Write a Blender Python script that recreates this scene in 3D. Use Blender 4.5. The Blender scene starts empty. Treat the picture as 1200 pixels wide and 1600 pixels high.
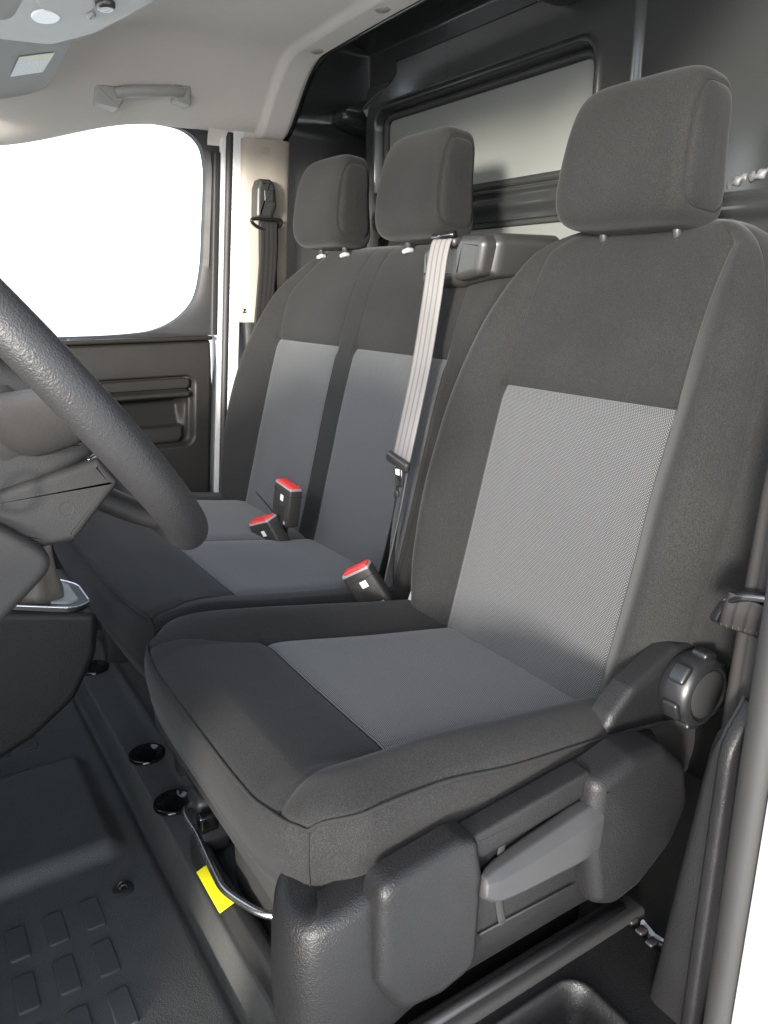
import bpy, bmesh, math, random
import numpy as np
from mathutils import Vector, Matrix

R = math.radians
random.seed(4)
rng = np.random.default_rng(4)
SC = bpy.context.scene
COL = SC.collection

# ------------------------------------------------------------------ camera
cd = bpy.data.cameras.new("camera")
cam = bpy.data.objects.new("camera", cd)
COL.objects.link(cam)
cam.location = (1.09, 0.0, 0.86)
_H, _P = R(33.0), R(16.3)
_d = Vector((-math.cos(_H) * math.cos(_P), math.sin(_H) * math.cos(_P), -math.sin(_P)))
cam.rotation_euler = _d.to_track_quat('-Z', 'Y').to_euler()
cd.sensor_fit = 'VERTICAL'
cd.sensor_height = 36.0
cd.lens = 27.0
cd.clip_start = 0.02
cd.clip_end = 2000.0
SC.camera = cam

# ------------------------------------------------------------------ world and sun
SUN_EL, SUN_AZ = R(6.0), math.atan2(0.62, -0.78)     # azimuth as (x, y): from the open driver's door, a little to the front
sun_dir = Vector((0.56, -0.83, 0)).normalized() * math.cos(SUN_EL) + Vector((0, 0, math.sin(SUN_EL)))
world = bpy.data.worlds.new("World")
SC.world = world
world.use_nodes = True
wn, wl = world.node_tree.nodes, world.node_tree.links
wn.clear()
sky = wn.new("ShaderNodeTexSky")
sky.sky_type = 'NISHITA'
sky.sun_disc = False
sky.sun_elevation = R(28.0)
sky.sun_rotation = math.atan2(sun_dir.x, sun_dir.y)
sky.air_density = 1.0
sky.dust_density = 1.0
sky.ozone_density = 1.0
hs = wn.new("ShaderNodeHueSaturation")
hs.inputs['Saturation'].default_value = 0.5
bg = wn.new("ShaderNodeBackground")
bg.inputs['Strength'].default_value = 0.12
wo = wn.new("ShaderNodeOutputWorld")
wl.new(sky.outputs[0], hs.inputs['Color'])
wl.new(hs.outputs[0], bg.inputs['Color'])
wl.new(bg.outputs[0], wo.inputs['Surface'])

sd = bpy.data.lights.new("sun", 'SUN')
sd.energy = 1.5
sd.angle = R(8.0)
sd.color = (1.0, 0.94, 0.86)
sun = bpy.data.objects.new("sun", sd)
COL.objects.link(sun)
sun.rotation_euler = sun_dir.to_track_quat('Z', 'Y').to_euler()
sun.location = sun_dir * 20

vs = SC.view_settings
vs.view_transform = 'Standard'
vs.look = 'None'
vs.exposure = 2.9
vs.gamma = 1.0
vs.use_curve_mapping = False
SC.render.engine = 'CYCLES'
SC.cycles.max_bounces = 10
SC.cycles.diffuse_bounces = 6
SC.cycles.use_denoising = True

# ------------------------------------------------------------------ materials
MATS = {}


class NT:
    def __init__(self, name):
        self.m = bpy.data.materials.new(name)
        self.m.use_nodes = True
        self.t = self.m.node_tree
        self.n, self.l = self.t.nodes, self.t.links
        self.n.clear()
        self.out = self.n.new("ShaderNodeOutputMaterial")
        self.b = self.n.new("ShaderNodeBsdfPrincipled")
        self.l.new(self.b.outputs[0], self.out.inputs['Surface'])
        MATS[name] = self.m

    def set(self, **k):
        for a, v in k.items():
            self.b.inputs[a.replace('_', ' ')].default_value = v
        return self

    def new(self, t, **k):
        o = self.n.new(t)
        for a, v in k.items():
            setattr(o, a, v)
        return o

    def coord(self, which='Object'):
        return self.new("ShaderNodeTexCoord").outputs[which]

    def noise(self, src, scale, detail=2.0, rough=0.5):
        o = self.new("ShaderNodeTexNoise")
        o.inputs['Scale'].default_value = scale
        o.inputs['Detail'].default_value = detail
        o.inputs['Roughness'].default_value = rough
        self.l.new(src, o.inputs['Vector'])
        return o.outputs[0]

    def voro(self, src, scale, feature='F1'):
        o = self.new("ShaderNodeTexVoronoi", feature=feature)
        o.inputs['Scale'].default_value = scale
        self.l.new(src, o.inputs['Vector'])
        return o.outputs['Distance']

    def math(self, op, a, b=None):
        o = self.new("ShaderNodeMath", operation=op)
        for i, v in enumerate((a, b)):
            if v is None:
                continue
            if isinstance(v, (int, float)):
                o.inputs[i].default_value = v
            else:
                self.l.new(v, o.inputs[i])
        return o.outputs[0]

    def ramp(self, src, stops):
        o = self.new("ShaderNodeValToRGB")
        e = o.color_ramp.elements
        while len(e) < len(stops):
            e.new(0.5)
        for i, (p, c) in enumerate(stops):
            e[i].position = p
            e[i].color = (c[0], c[1], c[2], 1)
        self.l.new(src, o.inputs[0])
        return o.outputs[0]

    def bump(self, h, strength, dist):
        o = self.new("ShaderNodeBump")
        o.inputs['Strength'].default_value = strength
        o.inputs['Distance'].default_value = dist
        self.l.new(h, o.inputs['Height'])
        self.l.new(o.outputs[0], self.b.inputs['Normal'])

    def color(self, c):
        self.l.new(c, self.b.inputs['Base Color'])

    def rough(self, c):
        self.l.new(c, self.b.inputs['Roughness'])


def sc3(c, k):
    return tuple(min(1, x * k) for x in c)


def mat_plain(name, c, rough=0.5, metallic=0.0, var=0.08, nscale=9.0, bump=0.0, rvar=0.16, **k):
    m = NT(name).set(Base_Color=(*c, 1), Roughness=rough, Metallic=metallic, **k)
    co = m.coord()
    n = m.noise(co, nscale, 4.0)
    m.color(m.ramp(n, [(0.3, sc3(c, 1 - var)), (0.7, sc3(c, 1 + var))]))
    n2 = m.noise(co, nscale * 2.3, 5.0, 0.6)
    m.rough(m.math('ADD', m.math('MULTIPLY', m.math('SUBTRACT', n2, 0.5), rvar), rough))
    if bump:
        m.bump(m.noise(co, 260, 3.0), 0.4, bump)
    return m


def mat_grain(name, c, rough=0.48, scale=420.0, depth=0.0006, strength=0.75, var=0.1, spec=0.28):
    """moulded plastic with a leather-like grain"""
    m = NT(name).set(Roughness=rough)
    m.b.inputs['Specular IOR Level'].default_value = spec
    co = m.coord()
    w = m.noise(co, scale * 0.5, 2.0)
    mixv = m.new("ShaderNodeMix", data_type='VECTOR')
    mixv.inputs[0].default_value = 0.004
    m.l.new(co, mixv.inputs[4])
    o = m.new("ShaderNodeTexNoise")
    o.inputs['Scale'].default_value = scale * 0.35
    m.l.new(co, o.inputs['Vector'])
    m.l.new(o.outputs['Color'], mixv.inputs[5])
    v = m.voro(mixv.outputs[1], scale, 'SMOOTH_F1')
    h = m.math('ADD', m.math('MULTIPLY', v, 0.8), m.math('MULTIPLY', w, 0.5))
    m.bump(h, strength, depth)
    n = m.noise(co, 7.0, 5.0, 0.6)
    m.color(m.ramp(n, [(0.3, sc3(c, 1 - var)), (0.7, sc3(c, 1 + var))]))
    n2 = m.noise(co, 23.0, 5.0, 0.65)
    m.rough(m.math('ADD', m.math('MULTIPLY', m.math('SUBTRACT', n2, 0.5), 0.22), rough))
    return m


# charcoal knit upholstery
m = NT("charcoal_knit").set(Roughness=0.92)
m.b.inputs['Sheen Weight'].default_value = 0.06
m.b.inputs['Sheen Roughness'].default_value = 0.45
m.b.inputs['Specular IOR Level'].default_value = 0.2
co = m.coord()
n1 = m.noise(co, 1050, 1.0)
n2 = m.noise(co, 6, 4.0, 0.6)
mx = m.math('ADD', m.math('MULTIPLY', n1, 0.85), m.math('MULTIPLY', n2, 0.25))
m.color(m.ramp(mx, [(0.34, (0.006, 0.006, 0.006)), (0.56, (0.012, 0.0118, 0.0116)), (0.80, (0.027, 0.0265, 0.026))]))
m.bump(n1, 0.4, 0.0005)

# two-tone dotted insert cloth (UV in metres)
m = NT("dotted_cloth").set(Roughness=0.85)
m.b.inputs['Sheen Weight'].default_value = 0.15
m.b.inputs['Specular IOR Level'].default_value = 0.25
uv = m.coord('UV')
sep = m.new("ShaderNodeSeparateXYZ")
m.l.new(uv, sep.inputs[0])
PX, PY = 0.0027, 0.0019
vy = m.math('DIVIDE', sep.outputs[1], PY)
row = m.math('FLOOR', vy)
off = m.math('MULTIPLY', m.math('MODULO', m.math('ABSOLUTE', row), 2.0), 0.5)
vx = m.math('ADD', m.math('DIVIDE', sep.outputs[0], PX), off)
fx = m.math('SUBTRACT', m.math('FRACT', vx), 0.5)
fy = m.math('SUBTRACT', m.math('FRACT', vy), 0.5)
d2 = m.math('SQRT', m.math('ADD', m.math('MULTIPLY', m.math('MULTIPLY', fx, fx), 0.9), m.math('MULTIPLY', fy, fy)))
dn = m.noise(m.coord(), 5.0, 3.0)
d3 = m.math('ADD', d2, m.math('MULTIPLY', m.math('SUBTRACT', m.noise(m.coord(), 700, 2.0), 0.5), 0.12))
m.color(m.ramp(d3, [(0.24, (0.115, 0.117, 0.120)), (0.42, (0.008, 0.0083, 0.009))]))
m.bump(m.math('MULTIPLY', d2, -1.0), 0.5, 0.0008)

mat_grain("black_grain", (0.009, 0.009, 0.0095), 0.42, 800, 0.0006, 0.8)
mat_grain("lever_grey", (0.026, 0.026, 0.027), 0.5, 900, 0.0002, 0.3)
mat_grain("dash_plastic", (0.020, 0.019, 0.0185), 0.5, 1100, 0.0004, 0.6)
mat_grain("leather_rim", (0.020, 0.0195, 0.020), 0.45, 800, 0.0006, 0.8)
mat_grain("door_plastic", (0.018, 0.0165, 0.0145), 0.46, 500, 0.0005, 0.7)
fr_ = mat_grain("floor_rubber", (0.016, 0.0175, 0.0175), 0.34, 700, 0.0007, 0.75)
fc = fr_.coord()
dust = fr_.math('MULTIPLY', fr_.ramp(fr_.noise(fc, 9.0, 6.0, 0.65), [(0.45, (0, 0, 0)), (0.75, (1, 1, 1))]), 0.55)
speck = fr_.ramp(fr_.noise(fc, 160, 1.0), [(0.74, (0, 0, 0)), (0.80, (1, 1, 1))])
dm = fr_.math('ADD', dust, fr_.math('MULTIPLY', speck, 0.5))
fx_ = fr_.new("ShaderNodeMix", data_type='RGBA')
fr_.l.new(dm, fx_.inputs[0])
fx_.inputs[6].default_value = (0.062, 0.064, 0.062, 1)
fx_.inputs[7].default_value = (0.095, 0.096, 0.092, 1)
fr_.color(fx_.outputs[2])
mat_grain("pad_rubber", (0.052, 0.056, 0.055), 0.5, 700, 0.0003, 0.5)
mat_plain("seam_thread", (0.004, 0.004, 0.004), 0.9)
mat_plain("plate_grey", (0.15, 0.157, 0.148), 0.36, var=0.04, nscale=2.0, rvar=0.03)
mat_plain("bulkhead_black", (0.024, 0.0255, 0.0255), 0.20, var=0.04, nscale=2.0, rvar=0.02)
mat_plain("black_plastic", (0.022, 0.022, 0.022), 0.42)
mat_plain("gloss_black", (0.008, 0.008, 0.009), 0.08)
mat_plain("matte_black", (0.012, 0.012, 0.012), 0.8)
mat_plain("dark_metal", (0.03, 0.03, 0.032), 0.4)
mat_plain("guide_plastic", (0.026, 0.0255, 0.024), 0.38)
mat_plain("steel", (0.55, 0.55, 0.55), 0.28, metallic=1.0)
mat_plain("chrome", (0.75, 0.75, 0.75), 0.12, metallic=1.0)
mat_plain("grey_clip", (0.28, 0.285, 0.28), 0.45)
mat_plain("torn_foil", (0.10, 0.10, 0.105), 0.5)
mat_plain("rubber", (0.018, 0.018, 0.018), 0.6)
mat_plain("white_paint", (0.70, 0.70, 0.69), 0.25, var=0.02)
mat_plain("beige_trim", (0.29, 0.260, 0.222), 0.6, var=0.04, bump=0.0002)
mat_plain("handle_grey", (0.36, 0.35, 0.325), 0.45, var=0.03)
mat_plain("console_white", (0.50, 0.49, 0.465), 0.5, var=0.03)
mat_plain("visor_vinyl", (0.34, 0.33, 0.305), 0.65, var=0.04, bump=0.0003)
mat_plain("buckle_black", (0.030, 0.028, 0.025), 0.5, bump=0.0002)
mat_plain("buckle_red", (0.75, 0.035, 0.03), 0.35, var=0.1)
mat_plain("white_label", (0.8, 0.8, 0.78), 0.5, var=0.02)
mat_plain("yellow_tape", (0.85, 0.78, 0.01), 0.45, var=0.03)
mat_plain("foam_white", (0.75, 0.80, 0.88), 0.6, var=0.05)
mat_plain("knob_grey", (0.010, 0.0105, 0.0115), 0.34)
mat_plain("gaiter", (0.10, 0.09, 0.075), 0.5)
mat_plain("lamp_lens", (0.85, 0.85, 0.85), 0.2, var=0.02)
mat_plain("dark_lens", (0.05, 0.05, 0.05), 0.15)
mat_plain("pavement", (0.78, 0.76, 0.72), 0.85, var=0.08, nscale=0.6)
# headliner felt
m = NT("headliner_felt").set(Roughness=0.95)
m.b.inputs['Sheen Weight'].default_value = 0.2
co = m.coord()
n1 = m.noise(co, 700, 2.0)
n2 = m.noise(co, 5, 3.0)
m.color(m.ramp(m.math('ADD', m.math('MULTIPLY', n1, 0.5), m.math('MULTIPLY', n2, 0.5)), [(0.3, (0.60, 0.56, 0.505)), (0.75, (0.68, 0.64, 0.585))]))
m.bump(n1, 0.4, 0.0008)
# belt webbing, stripes run along its length (UV x across 0..1, y in metres)
def mat_belt(name, lo, hi):
    m = NT(name).set(Roughness=0.6)
    m.b.inputs['Specular IOR Level'].default_value = 0.2
    uv = m.coord('UV')
    sep = m.new("ShaderNodeSeparateXYZ")
    m.l.new(uv, sep.inputs[0])
    s = m.math('ABSOLUTE', m.math('SINE', m.math('MULTIPLY', sep.outputs[0], math.pi * 4)))
    w = m.math('ABSOLUTE', m.math('SINE', m.math('ADD', m.math('MULTIPLY', sep.outputs[1], 2200.0), m.math('MULTIPLY', sep.outputs[0], 40.0))))
    h = m.math('ADD', m.math('MULTIPLY', s, 0.7), m.math('MULTIPLY', w, 0.25))
    m.color(m.ramp(h, [(0.15, lo), (0.6, hi)]))
    m.bump(h, 0.5, 0.0006)
mat_belt("belt_grey", (0.075, 0.07, 0.067), (0.15, 0.142, 0.138))
mat_belt("belt_dark", (0.005, 0.0048, 0.0048), (0.016, 0.015, 0.0145))
# printed sticker on the visor
m = NT("visor_sticker").set(Roughness=0.4)
uv = m.coord('UV')
sep = m.new("ShaderNodeSeparateXYZ")
m.l.new(uv, sep.inputs[0])
ink = m.noise(uv, 22, 2.0)
base = m.ramp(ink, [(0.42, (0.78, 0.80, 0.77)), (0.62, (0.62, 0.66, 0.64))])
yel = m.math('GREATER_THAN', m.math('ADD', sep.outputs[0], m.math('MULTIPLY', sep.outputs[1], -0.25)), 0.62)
mix = m.new("ShaderNodeMix", data_type='RGBA')
m.l.new(m.math('MULTIPLY', yel, 0.75), mix.inputs[0])
m.l.new(base, mix.inputs[6])
mix.inputs[7].default_value = (0.78, 0.74, 0.35, 1)
m.color(mix.outputs[2])
# door glass
g = bpy.data.materials.new("door_glass")
g.use_nodes = True
gn, gl = g.node_tree.nodes, g.node_tree.links
gn.clear()
go = gn.new("ShaderNodeOutputMaterial")
gm = gn.new("ShaderNodeMixShader")
gt = gn.new("ShaderNodeBsdfTransparent")
gt.inputs[0].default_value = (0.93, 0.96, 0.95, 1)
gg = gn.new("ShaderNodeBsdfGlossy")
gg.inputs['Roughness'].default_value = 0.02
gf = gn.new("ShaderNodeFresnel")
gf.inputs[0].default_value = 1.45
gl.new(gf.outputs[0], gm.inputs[0])
gl.new(gt.outputs[0], gm.inputs[1])
gl.new(gg.outputs[0], gm.inputs[2])
gl.new(gm.outputs[0], go.inputs['Surface'])
MATS["door_glass"] = g

# ------------------------------------------------------------------ mesh helpers
WO = {}


def worg(p):
    return WO[p.name] if p is not None else np.zeros(3)


def thing(name, label, cat, loc, group=None):
    o = bpy.data.objects.new(name, None)
    o.empty_display_size = 0.05
    COL.objects.link(o)
    o.location = loc
    WO[o.name] = np.array(loc, float)
    o['label'] = label
    o['category'] = cat
    if group:
        o['group'] = group
    return o


def tag(o, label, cat=None, group=None, kind=None):
    if label:
        o['label'] = label
    if cat:
        o['category'] = cat
    if group:
        o['group'] = group
    if kind:
        o['kind'] = kind
    return o


def mk(name, V, F, mat, parent=None, smooth=True, uv=None, angle=None, normals=None):
    V = np.asarray(V, float).reshape(-1, 3)
    c = (V.min(0) + V.max(0)) / 2
    me = bpy.data.meshes.new(name)
    me.from_pydata([tuple(p) for p in (V - c)], [], [tuple(int(i) for i in f) for f in F])
    me.materials.append(MATS[mat])
    me.polygons.foreach_set('use_smooth', [smooth] * len(me.polygons))
    if uv is not None:
        uv = np.asarray(uv, float).reshape(-1, 2)
        l = me.uv_layers.new(name="UVMap")
        idx = np.empty(len(me.loops), int)
        me.loops.foreach_get('vertex_index', idx)
        l.data.foreach_set('uv', uv[idx].ravel())
    me.update()
    if angle:
        me.set_sharp_from_angle(angle=R(angle))
    if normals is not None:
        me.normals_split_custom_set_from_vertices([tuple(n) for n in np.asarray(normals).reshape(-1, 3)])
    o = bpy.data.objects.new(name, me)
    COL.objects.link(o)
    o.location = tuple(c - worg(parent))
    if parent is not None:
        o.parent = parent
    WO[o.name] = c
    return o


def join(*parts):
    V, F, n = [], [], 0
    for v, f in parts:
        v = np.asarray(v, float).reshape(-1, 3)
        V.append(v)
        F += [tuple(i + n for i in q) for q in f]
        n += len(v)
    return np.vstack(V), F


def grid_faces(n, m, closed_u=False):
    F = []
    mm = m if closed_u else m - 1
    for i in range(n - 1):
        for j in range(mm):
            k = (j + 1) % m
            F.append((i * m + j, i * m + k, (i + 1) * m + k, (i + 1) * m + j))
    return F


def loft(rings, closed=True, cap0=True, cap1=True):
    rings = [np.asarray(r, float) for r in rings]
    m = len(rings[0])
    V = np.vstack(rings)
    F = grid_faces(len(rings), m, closed)
    if cap0:
        F.append(tuple(range(m - 1, -1, -1)))
    if cap1:
        b = (len(rings) - 1) * m
        F.append(tuple(range(b, b + m)))
    return V, F


def fix_normals(V, F):
    bm = bmesh.new()
    vs_ = [bm.verts.new(tuple(p)) for p in V]
    for f in F:
        try:
            bm.faces.new([vs_[i] for i in f])
        except ValueError:
            pass
    bmesh.ops.recalc_face_normals(bm, faces=bm.faces)
    bm.verts.index_update()
    F2 = [[v.index for v in f.verts] for f in bm.faces]
    V2 = [tuple(v.co) for v in bm.verts]
    bm.free()
    return V2, F2


def rbox(c, size, bev=0.004, seg=3, rot=None):
    bm = bmesh.new()
    bmesh.ops.create_cube(bm, size=1.0)
    for v in bm.verts:
        v.co = Vector((v.co.x * size[0], v.co.y * size[1], v.co.z * size[2]))
    if bev > 0:
        bmesh.ops.bevel(bm, geom=bm.edges[:], offset=min(bev, min(size) * 0.45), segments=seg, profile=0.5, affect='EDGES')
    V = np.array([tuple(v.co) for v in bm.verts])
    bm.verts.index_update()
    F = [tuple(v.index for v in f.verts) for f in bm.faces]
    bm.free()
    if rot is not None:
        V = V @ np.array(rot).T
    return V + np.array(c), F


def rotm(ax, deg):
    return np.array(Matrix.Rotation(R(deg), 3, ax))


def catmull(P, n=8, closed=False):
    """centripetal Catmull-Rom through P, n steps a span"""
    P = np.asarray(P, float)
    N = len(P)
    out = []
    spans = N if closed else N - 1
    for i in range(spans):
        if closed:
            a, b, c, d = P[(i - 1) % N], P[i], P[(i + 1) % N], P[(i + 2) % N]
        else:
            b, c = P[i], P[i + 1]
            a = P[i - 1] if i > 0 else 2 * b - c
            d = P[i + 2] if i + 2 < N else 2 * c - b
        t0 = 0.0
        t1 = t0 + max(np.linalg.norm(b - a), 1e-6) ** 0.5
        t2 = t1 + max(np.linalg.norm(c - b), 1e-6) ** 0.5
        t3 = t2 + max(np.linalg.norm(d - c), 1e-6) ** 0.5
        k = n[i] if isinstance(n, (list, tuple)) else n
        for t in np.linspace(t1, t2, k, endpoint=False):
            A1 = (t1 - t) / (t1 - t0) * a + (t - t0) / (t1 - t0) * b
            A2 = (t2 - t) / (t2 - t1) * b + (t - t1) / (t2 - t1) * c
            A3 = (t3 - t) / (t3 - t2) * c + (t - t2) / (t3 - t2) * d
            B1 = (t2 - t) / (t2 - t0) * A1 + (t - t0) / (t2 - t0) * A2
            B2 = (t3 - t) / (t3 - t1) * A2 + (t - t1) / (t3 - t1) * A3
            out.append((t2 - t) / (t2 - t1) * B1 + (t - t1) / (t2 - t1) * B2)
    if not closed:
        out.append(P[-1])
    return np.array(out)


def pchip(xs, ys):
    xs, ys = np.asarray(xs, float), np.asarray(ys, float)
    h = np.diff(xs)
    dl = np.diff(ys) / h
    m = np.zeros_like(ys)
    for i in range(1, len(xs) - 1):
        if dl[i - 1] * dl[i] > 0:
            w1, w2 = 2 * h[i] + h[i - 1], h[i] + 2 * h[i - 1]
            m[i] = (w1 + w2) / (w1 / dl[i - 1] + w2 / dl[i])
    m[0], m[-1] = dl[0], dl[-1]

    def f(x):
        x = np.clip(x, xs[0], xs[-1])
        i = np.clip(np.searchsorted(xs, x) - 1, 0, len(h) - 1)
        t = (x - xs[i]) / h[i]
        return ((1 + 2 * t) * (1 - t) ** 2 * ys[i] + t * (1 - t) ** 2 * h[i] * m[i] + t * t * (3 - 2 * t) * ys[i + 1] + t * t * (t - 1) * h[i] * m[i + 1])
    return f


def ss(a, b, x):
    t = np.clip((x - a) / (b - a), 0, 1)
    return t * t * (3 - 2 * t)


def round_poly(P, r, seg=5):
    """polygon corners replaced with arcs of radius r (r may be a list)"""
    P = [np.asarray(p, float) for p in P]
    N = len(P)
    out = []
    for i in range(N):
        rr = r[i] if isinstance(r, (list, tuple)) else r
        a, b, c = P[i - 1], P[i], P[(i + 1) % N]
        u, v = a - b, c - b
        lu, lv = np.linalg.norm(u), np.linalg.norm(v)
        u, v = u / lu, v / lv
        ang = math.acos(max(-1, min(1, float(u @ v))))
        d = min(rr / max(math.tan(ang / 2), 1e-4), lu * 0.48, lv * 0.48)
        p0, p1 = b + u * d, b + v * d
        for k in range(seg + 1):
            t = k / seg
            out.append((1 - t) ** 2 * p0 + 2 * t * (1 - t) * b + t * t * p1)
    return np.array(out)


def inset(P, d):  # unseen front wall, added to keep sky light out of the footwell
    """offset a closed 2D polygon inwards"""
    P = np.asarray(P, float)
    area = 0.5 * np.sum(P[:, 0] * np.roll(P[:, 1], -1) - np.roll(P[:, 0], -1) * P[:, 1])
    s = 1 if area > 0 else -1
    e = np.roll(P, -1, 0) - P
    e /= np.maximum(np.linalg.norm(e, axis=1, keepdims=True), 1e-9)
    n = np.stack([-e[:, 1], e[:, 0]], 1) * s
    nv = n + np.roll(n, 1, 0)
    nv /= np.maximum(np.linalg.norm(nv, axis=1, keepdims=True), 1e-9)
    k = 1 / np.maximum(np.sum(nv * n, 1), 0.5)
    return P + nv * (d * k)[:, None]


def puff(P, o, ex, ey, en, height, r, back=0.0, seg=5, dome=0.0):
    """outline P (2D) raised along en with a rounded rim; back = how far it goes below the plane"""
    o, ex, ey, en = [np.asarray(a, float) for a in (o, ex, ey, en)]
    rings = []

    def put(Q, h):
        rings.append(o + Q[:, :1] * ex + Q[:, 1:2] * ey + h * en)
    put(P, -back)
    for k in range(seg + 1):
        t = k / seg * math.pi / 2
        put(inset(P, r * (1 - math.cos(t))), height - r + r * math.sin(t))
    put(inset(P, r + .0016), height)
    if dome:
        cen = P.mean(0)
        Q = inset(P, r + .0016)
        for s in (0.8, 0.55, 0.3, 0.1):
            put(cen + (Q - cen) * s, height + dome * (1 - s * s))
    return fix_normals(*loft(rings))


def prism(P, o, ex, ey, en, depth):
    o, ex, ey, en = [np.asarray(a, float) for a in (o, ex, ey, en)]
    P = np.asarray(P, float)
    a = o + P[:, :1] * ex + P[:, 1:2] * ey
    return fix_normals(*loft([a, a + depth * en]))


X, Y, Z = np.eye(3)


def tube(path, rad, n=12, closed=False, cap=True, ry=None, up=(0, 0, 1)):
    path = np.asarray(path, float)
    N = len(path)
    T = np.zeros_like(path)
    for i in range(N):
        a = path[(i - 1) % N] if closed or i > 0 else path[i]
        b = path[(i + 1) % N] if closed or i < N - 1 else path[i]
        T[i] = (b - a) / max(np.linalg.norm(b - a), 1e-9)
    u = np.asarray(up, float)
    if abs(u @ T[0]) > 0.95:
        u = np.array([1.0, 0, 0])
    u = u - (u @ T[0]) * T[0]
    u /= np.linalg.norm(u)
    rings = []
    for i in range(N):
        u = u - (u @ T[i]) * T[i]
        u /= np.linalg.norm(u)
        v = np.cross(T[i], u)
        rr = rad[i] if hasattr(rad, '__len__') else rad
        r2 = rr if ry is None else (ry[i] if hasattr(ry, '__len__') else ry)
        a = np.linspace(0, 2 * math.pi, n, endpoint=False)
        rings.append(path[i] + rr * np.cos(a)[:, None] * u + r2 * np.sin(a)[:, None] * v)
    if closed:
        V = np.vstack(rings)
        F = []
        for i in range(N):
            for j in range(n):
                k, i2 = (j + 1) % n, (i + 1) % N
                F.append((i * n + j, i * n + k, i2 * n + k, i2 * n + j))
        return fix_normals(V, F)
    return fix_normals(*loft(rings, True, cap, cap))


def ribbon(path, wdir, width, thick, nw=9):
    """webbing: path (N,3), wdir (N,3) or one vector across, returns V,F,UV"""
    path = np.asarray(path, float)
    N = len(path)
    W = np.broadcast_to(np.asarray(wdir, float), path.shape).copy()
    wd = np.broadcast_to(np.asarray(width, float), (N,))
    L = np.concatenate([[0], np.cumsum(np.linalg.norm(np.diff(path, axis=0), axis=1))])
    rings, uvs = [], []
    for i in range(N):
        t = path[min(i + 1, N - 1)] - path[max(i - 1, 0)]
        t /= np.linalg.norm(t)
        w = W[i] - (W[i] @ t) * t
        w /= np.linalg.norm(w)
        nn = np.cross(t, w)
        s = np.linspace(-0.5, 0.5, nw)
        top = path[i] + s[:, None] * wd[i] * w + nn * thick / 2
        bot = path[i] + s[::-1, None] * wd[i] * w - nn * thick / 2
        rings.append(np.vstack([top, bot]))
        uvs.append(np.stack([np.concatenate([s, s[::-1]]) + 0.5, np.full(2 * nw, L[i])], 1))
    V, F = loft(rings)
    return V, F, np.vstack(uvs)


def lathe(prof, o, ax, n=24):
    """prof: list of (radius, height) along axis ax"""
    ax = np.asarray(ax, float)
    ax = ax / np.linalg.norm(ax)
    u = np.cross(ax, [0, 0, 1.0] if abs(ax[2]) < 0.9 else [1.0, 0, 0])
    u /= np.linalg.norm(u)
    v = np.cross(ax, u)
    a = np.linspace(0, 2 * math.pi, n, endpoint=False)
    rings = [np.asarray(o) + h * ax + r * (np.cos(a)[:, None] * u + np.sin(a)[:, None] * v) for r, h in prof]
    return fix_normals(*loft(rings))


def grid_normals(P, closed_u):
    du = (np.roll(P, -1, 1) - np.roll(P, 1, 1)) if closed_u else np.gradient(P, axis=1)
    dv = np.gradient(P, axis=0)
    n = np.cross(du, dv)
    return n / np.maximum(np.linalg.norm(n, axis=2, keepdims=True), 1e-12)


def panels(P, disp, closed_u, regions, parent_of, uv=None, flip=1.0):
    """P (n,m,3) surface, disp (n,m) inward displacement; regions: list of (name, mat, facemask, parent, label)"""
    N = grid_normals(P, closed_u) * flip
    Q = P + N * disp[..., None]
    N2 = grid_normals(Q, closed_u) * flip
    n, m = P.shape[:2]
    F = np.array(grid_faces(n, m, closed_u))
    if flip < 0:
        F = F[:, ::-1]
    Vf, Nf = Q.reshape(-1, 3), N2.reshape(-1, 3)
    U = uv.reshape(-1, 2) if uv is not None else None
    obs = {}
    for name, mat, mask, par, label in regions:
        f = F[mask.ravel()]
        used, inv = np.unique(f.ravel(), return_inverse=True)
        o = mk(name, Vf[used], inv.reshape(-1, 4), mat, parent_of(par, obs), True, None if U is None else U[used], None, Nf[used])
        if label:
            o['label'] = label
        obs[name if name not in obs else name + str(len(obs))] = o
    return obs


def bumpy(P, amp, scale, seed=0):
    """soft irregular undulation for upholstery"""
    r = np.random.default_rng(seed)
    out = np.zeros(P.shape[:2])
    for k in range(7):
        d = r.normal(size=3)
        d /= np.linalg.norm(d)
        out += np.sin((P @ d) * scale * (0.6 + 0.25 * k) + r.uniform(0, 6.28)) / (1 + 0.4 * k)
    return out * amp / 2.5


# ================================================================== SETTING
# pavement outside
s = 300.0
o = mk("ground", [(-s, -s, -.55), (s, -s, -.55), (s, s, -.55), (-s, s, -.55)], [(0, 1, 2, 3)], "pavement", smooth=False)
tag(o, "pale pavement outside the van", kind='structure')


def sdbox(x, z, x0, x1, z0, z1, r):
    cx, cz, hx, hz = (x0 + x1) / 2, (z0 + z1) / 2, (x1 - x0) / 2, (z1 - z0) / 2
    qx, qz = np.abs(x - cx) - hx + r, np.abs(z - cz) - hz + r
    return np.minimum(np.maximum(qx, qz), 0) + np.hypot(np.maximum(qx, 0), np.maximum(qz, 0)) - r


def inside(sd, e):
    return 1 - ss(-e, e, sd)


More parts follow.
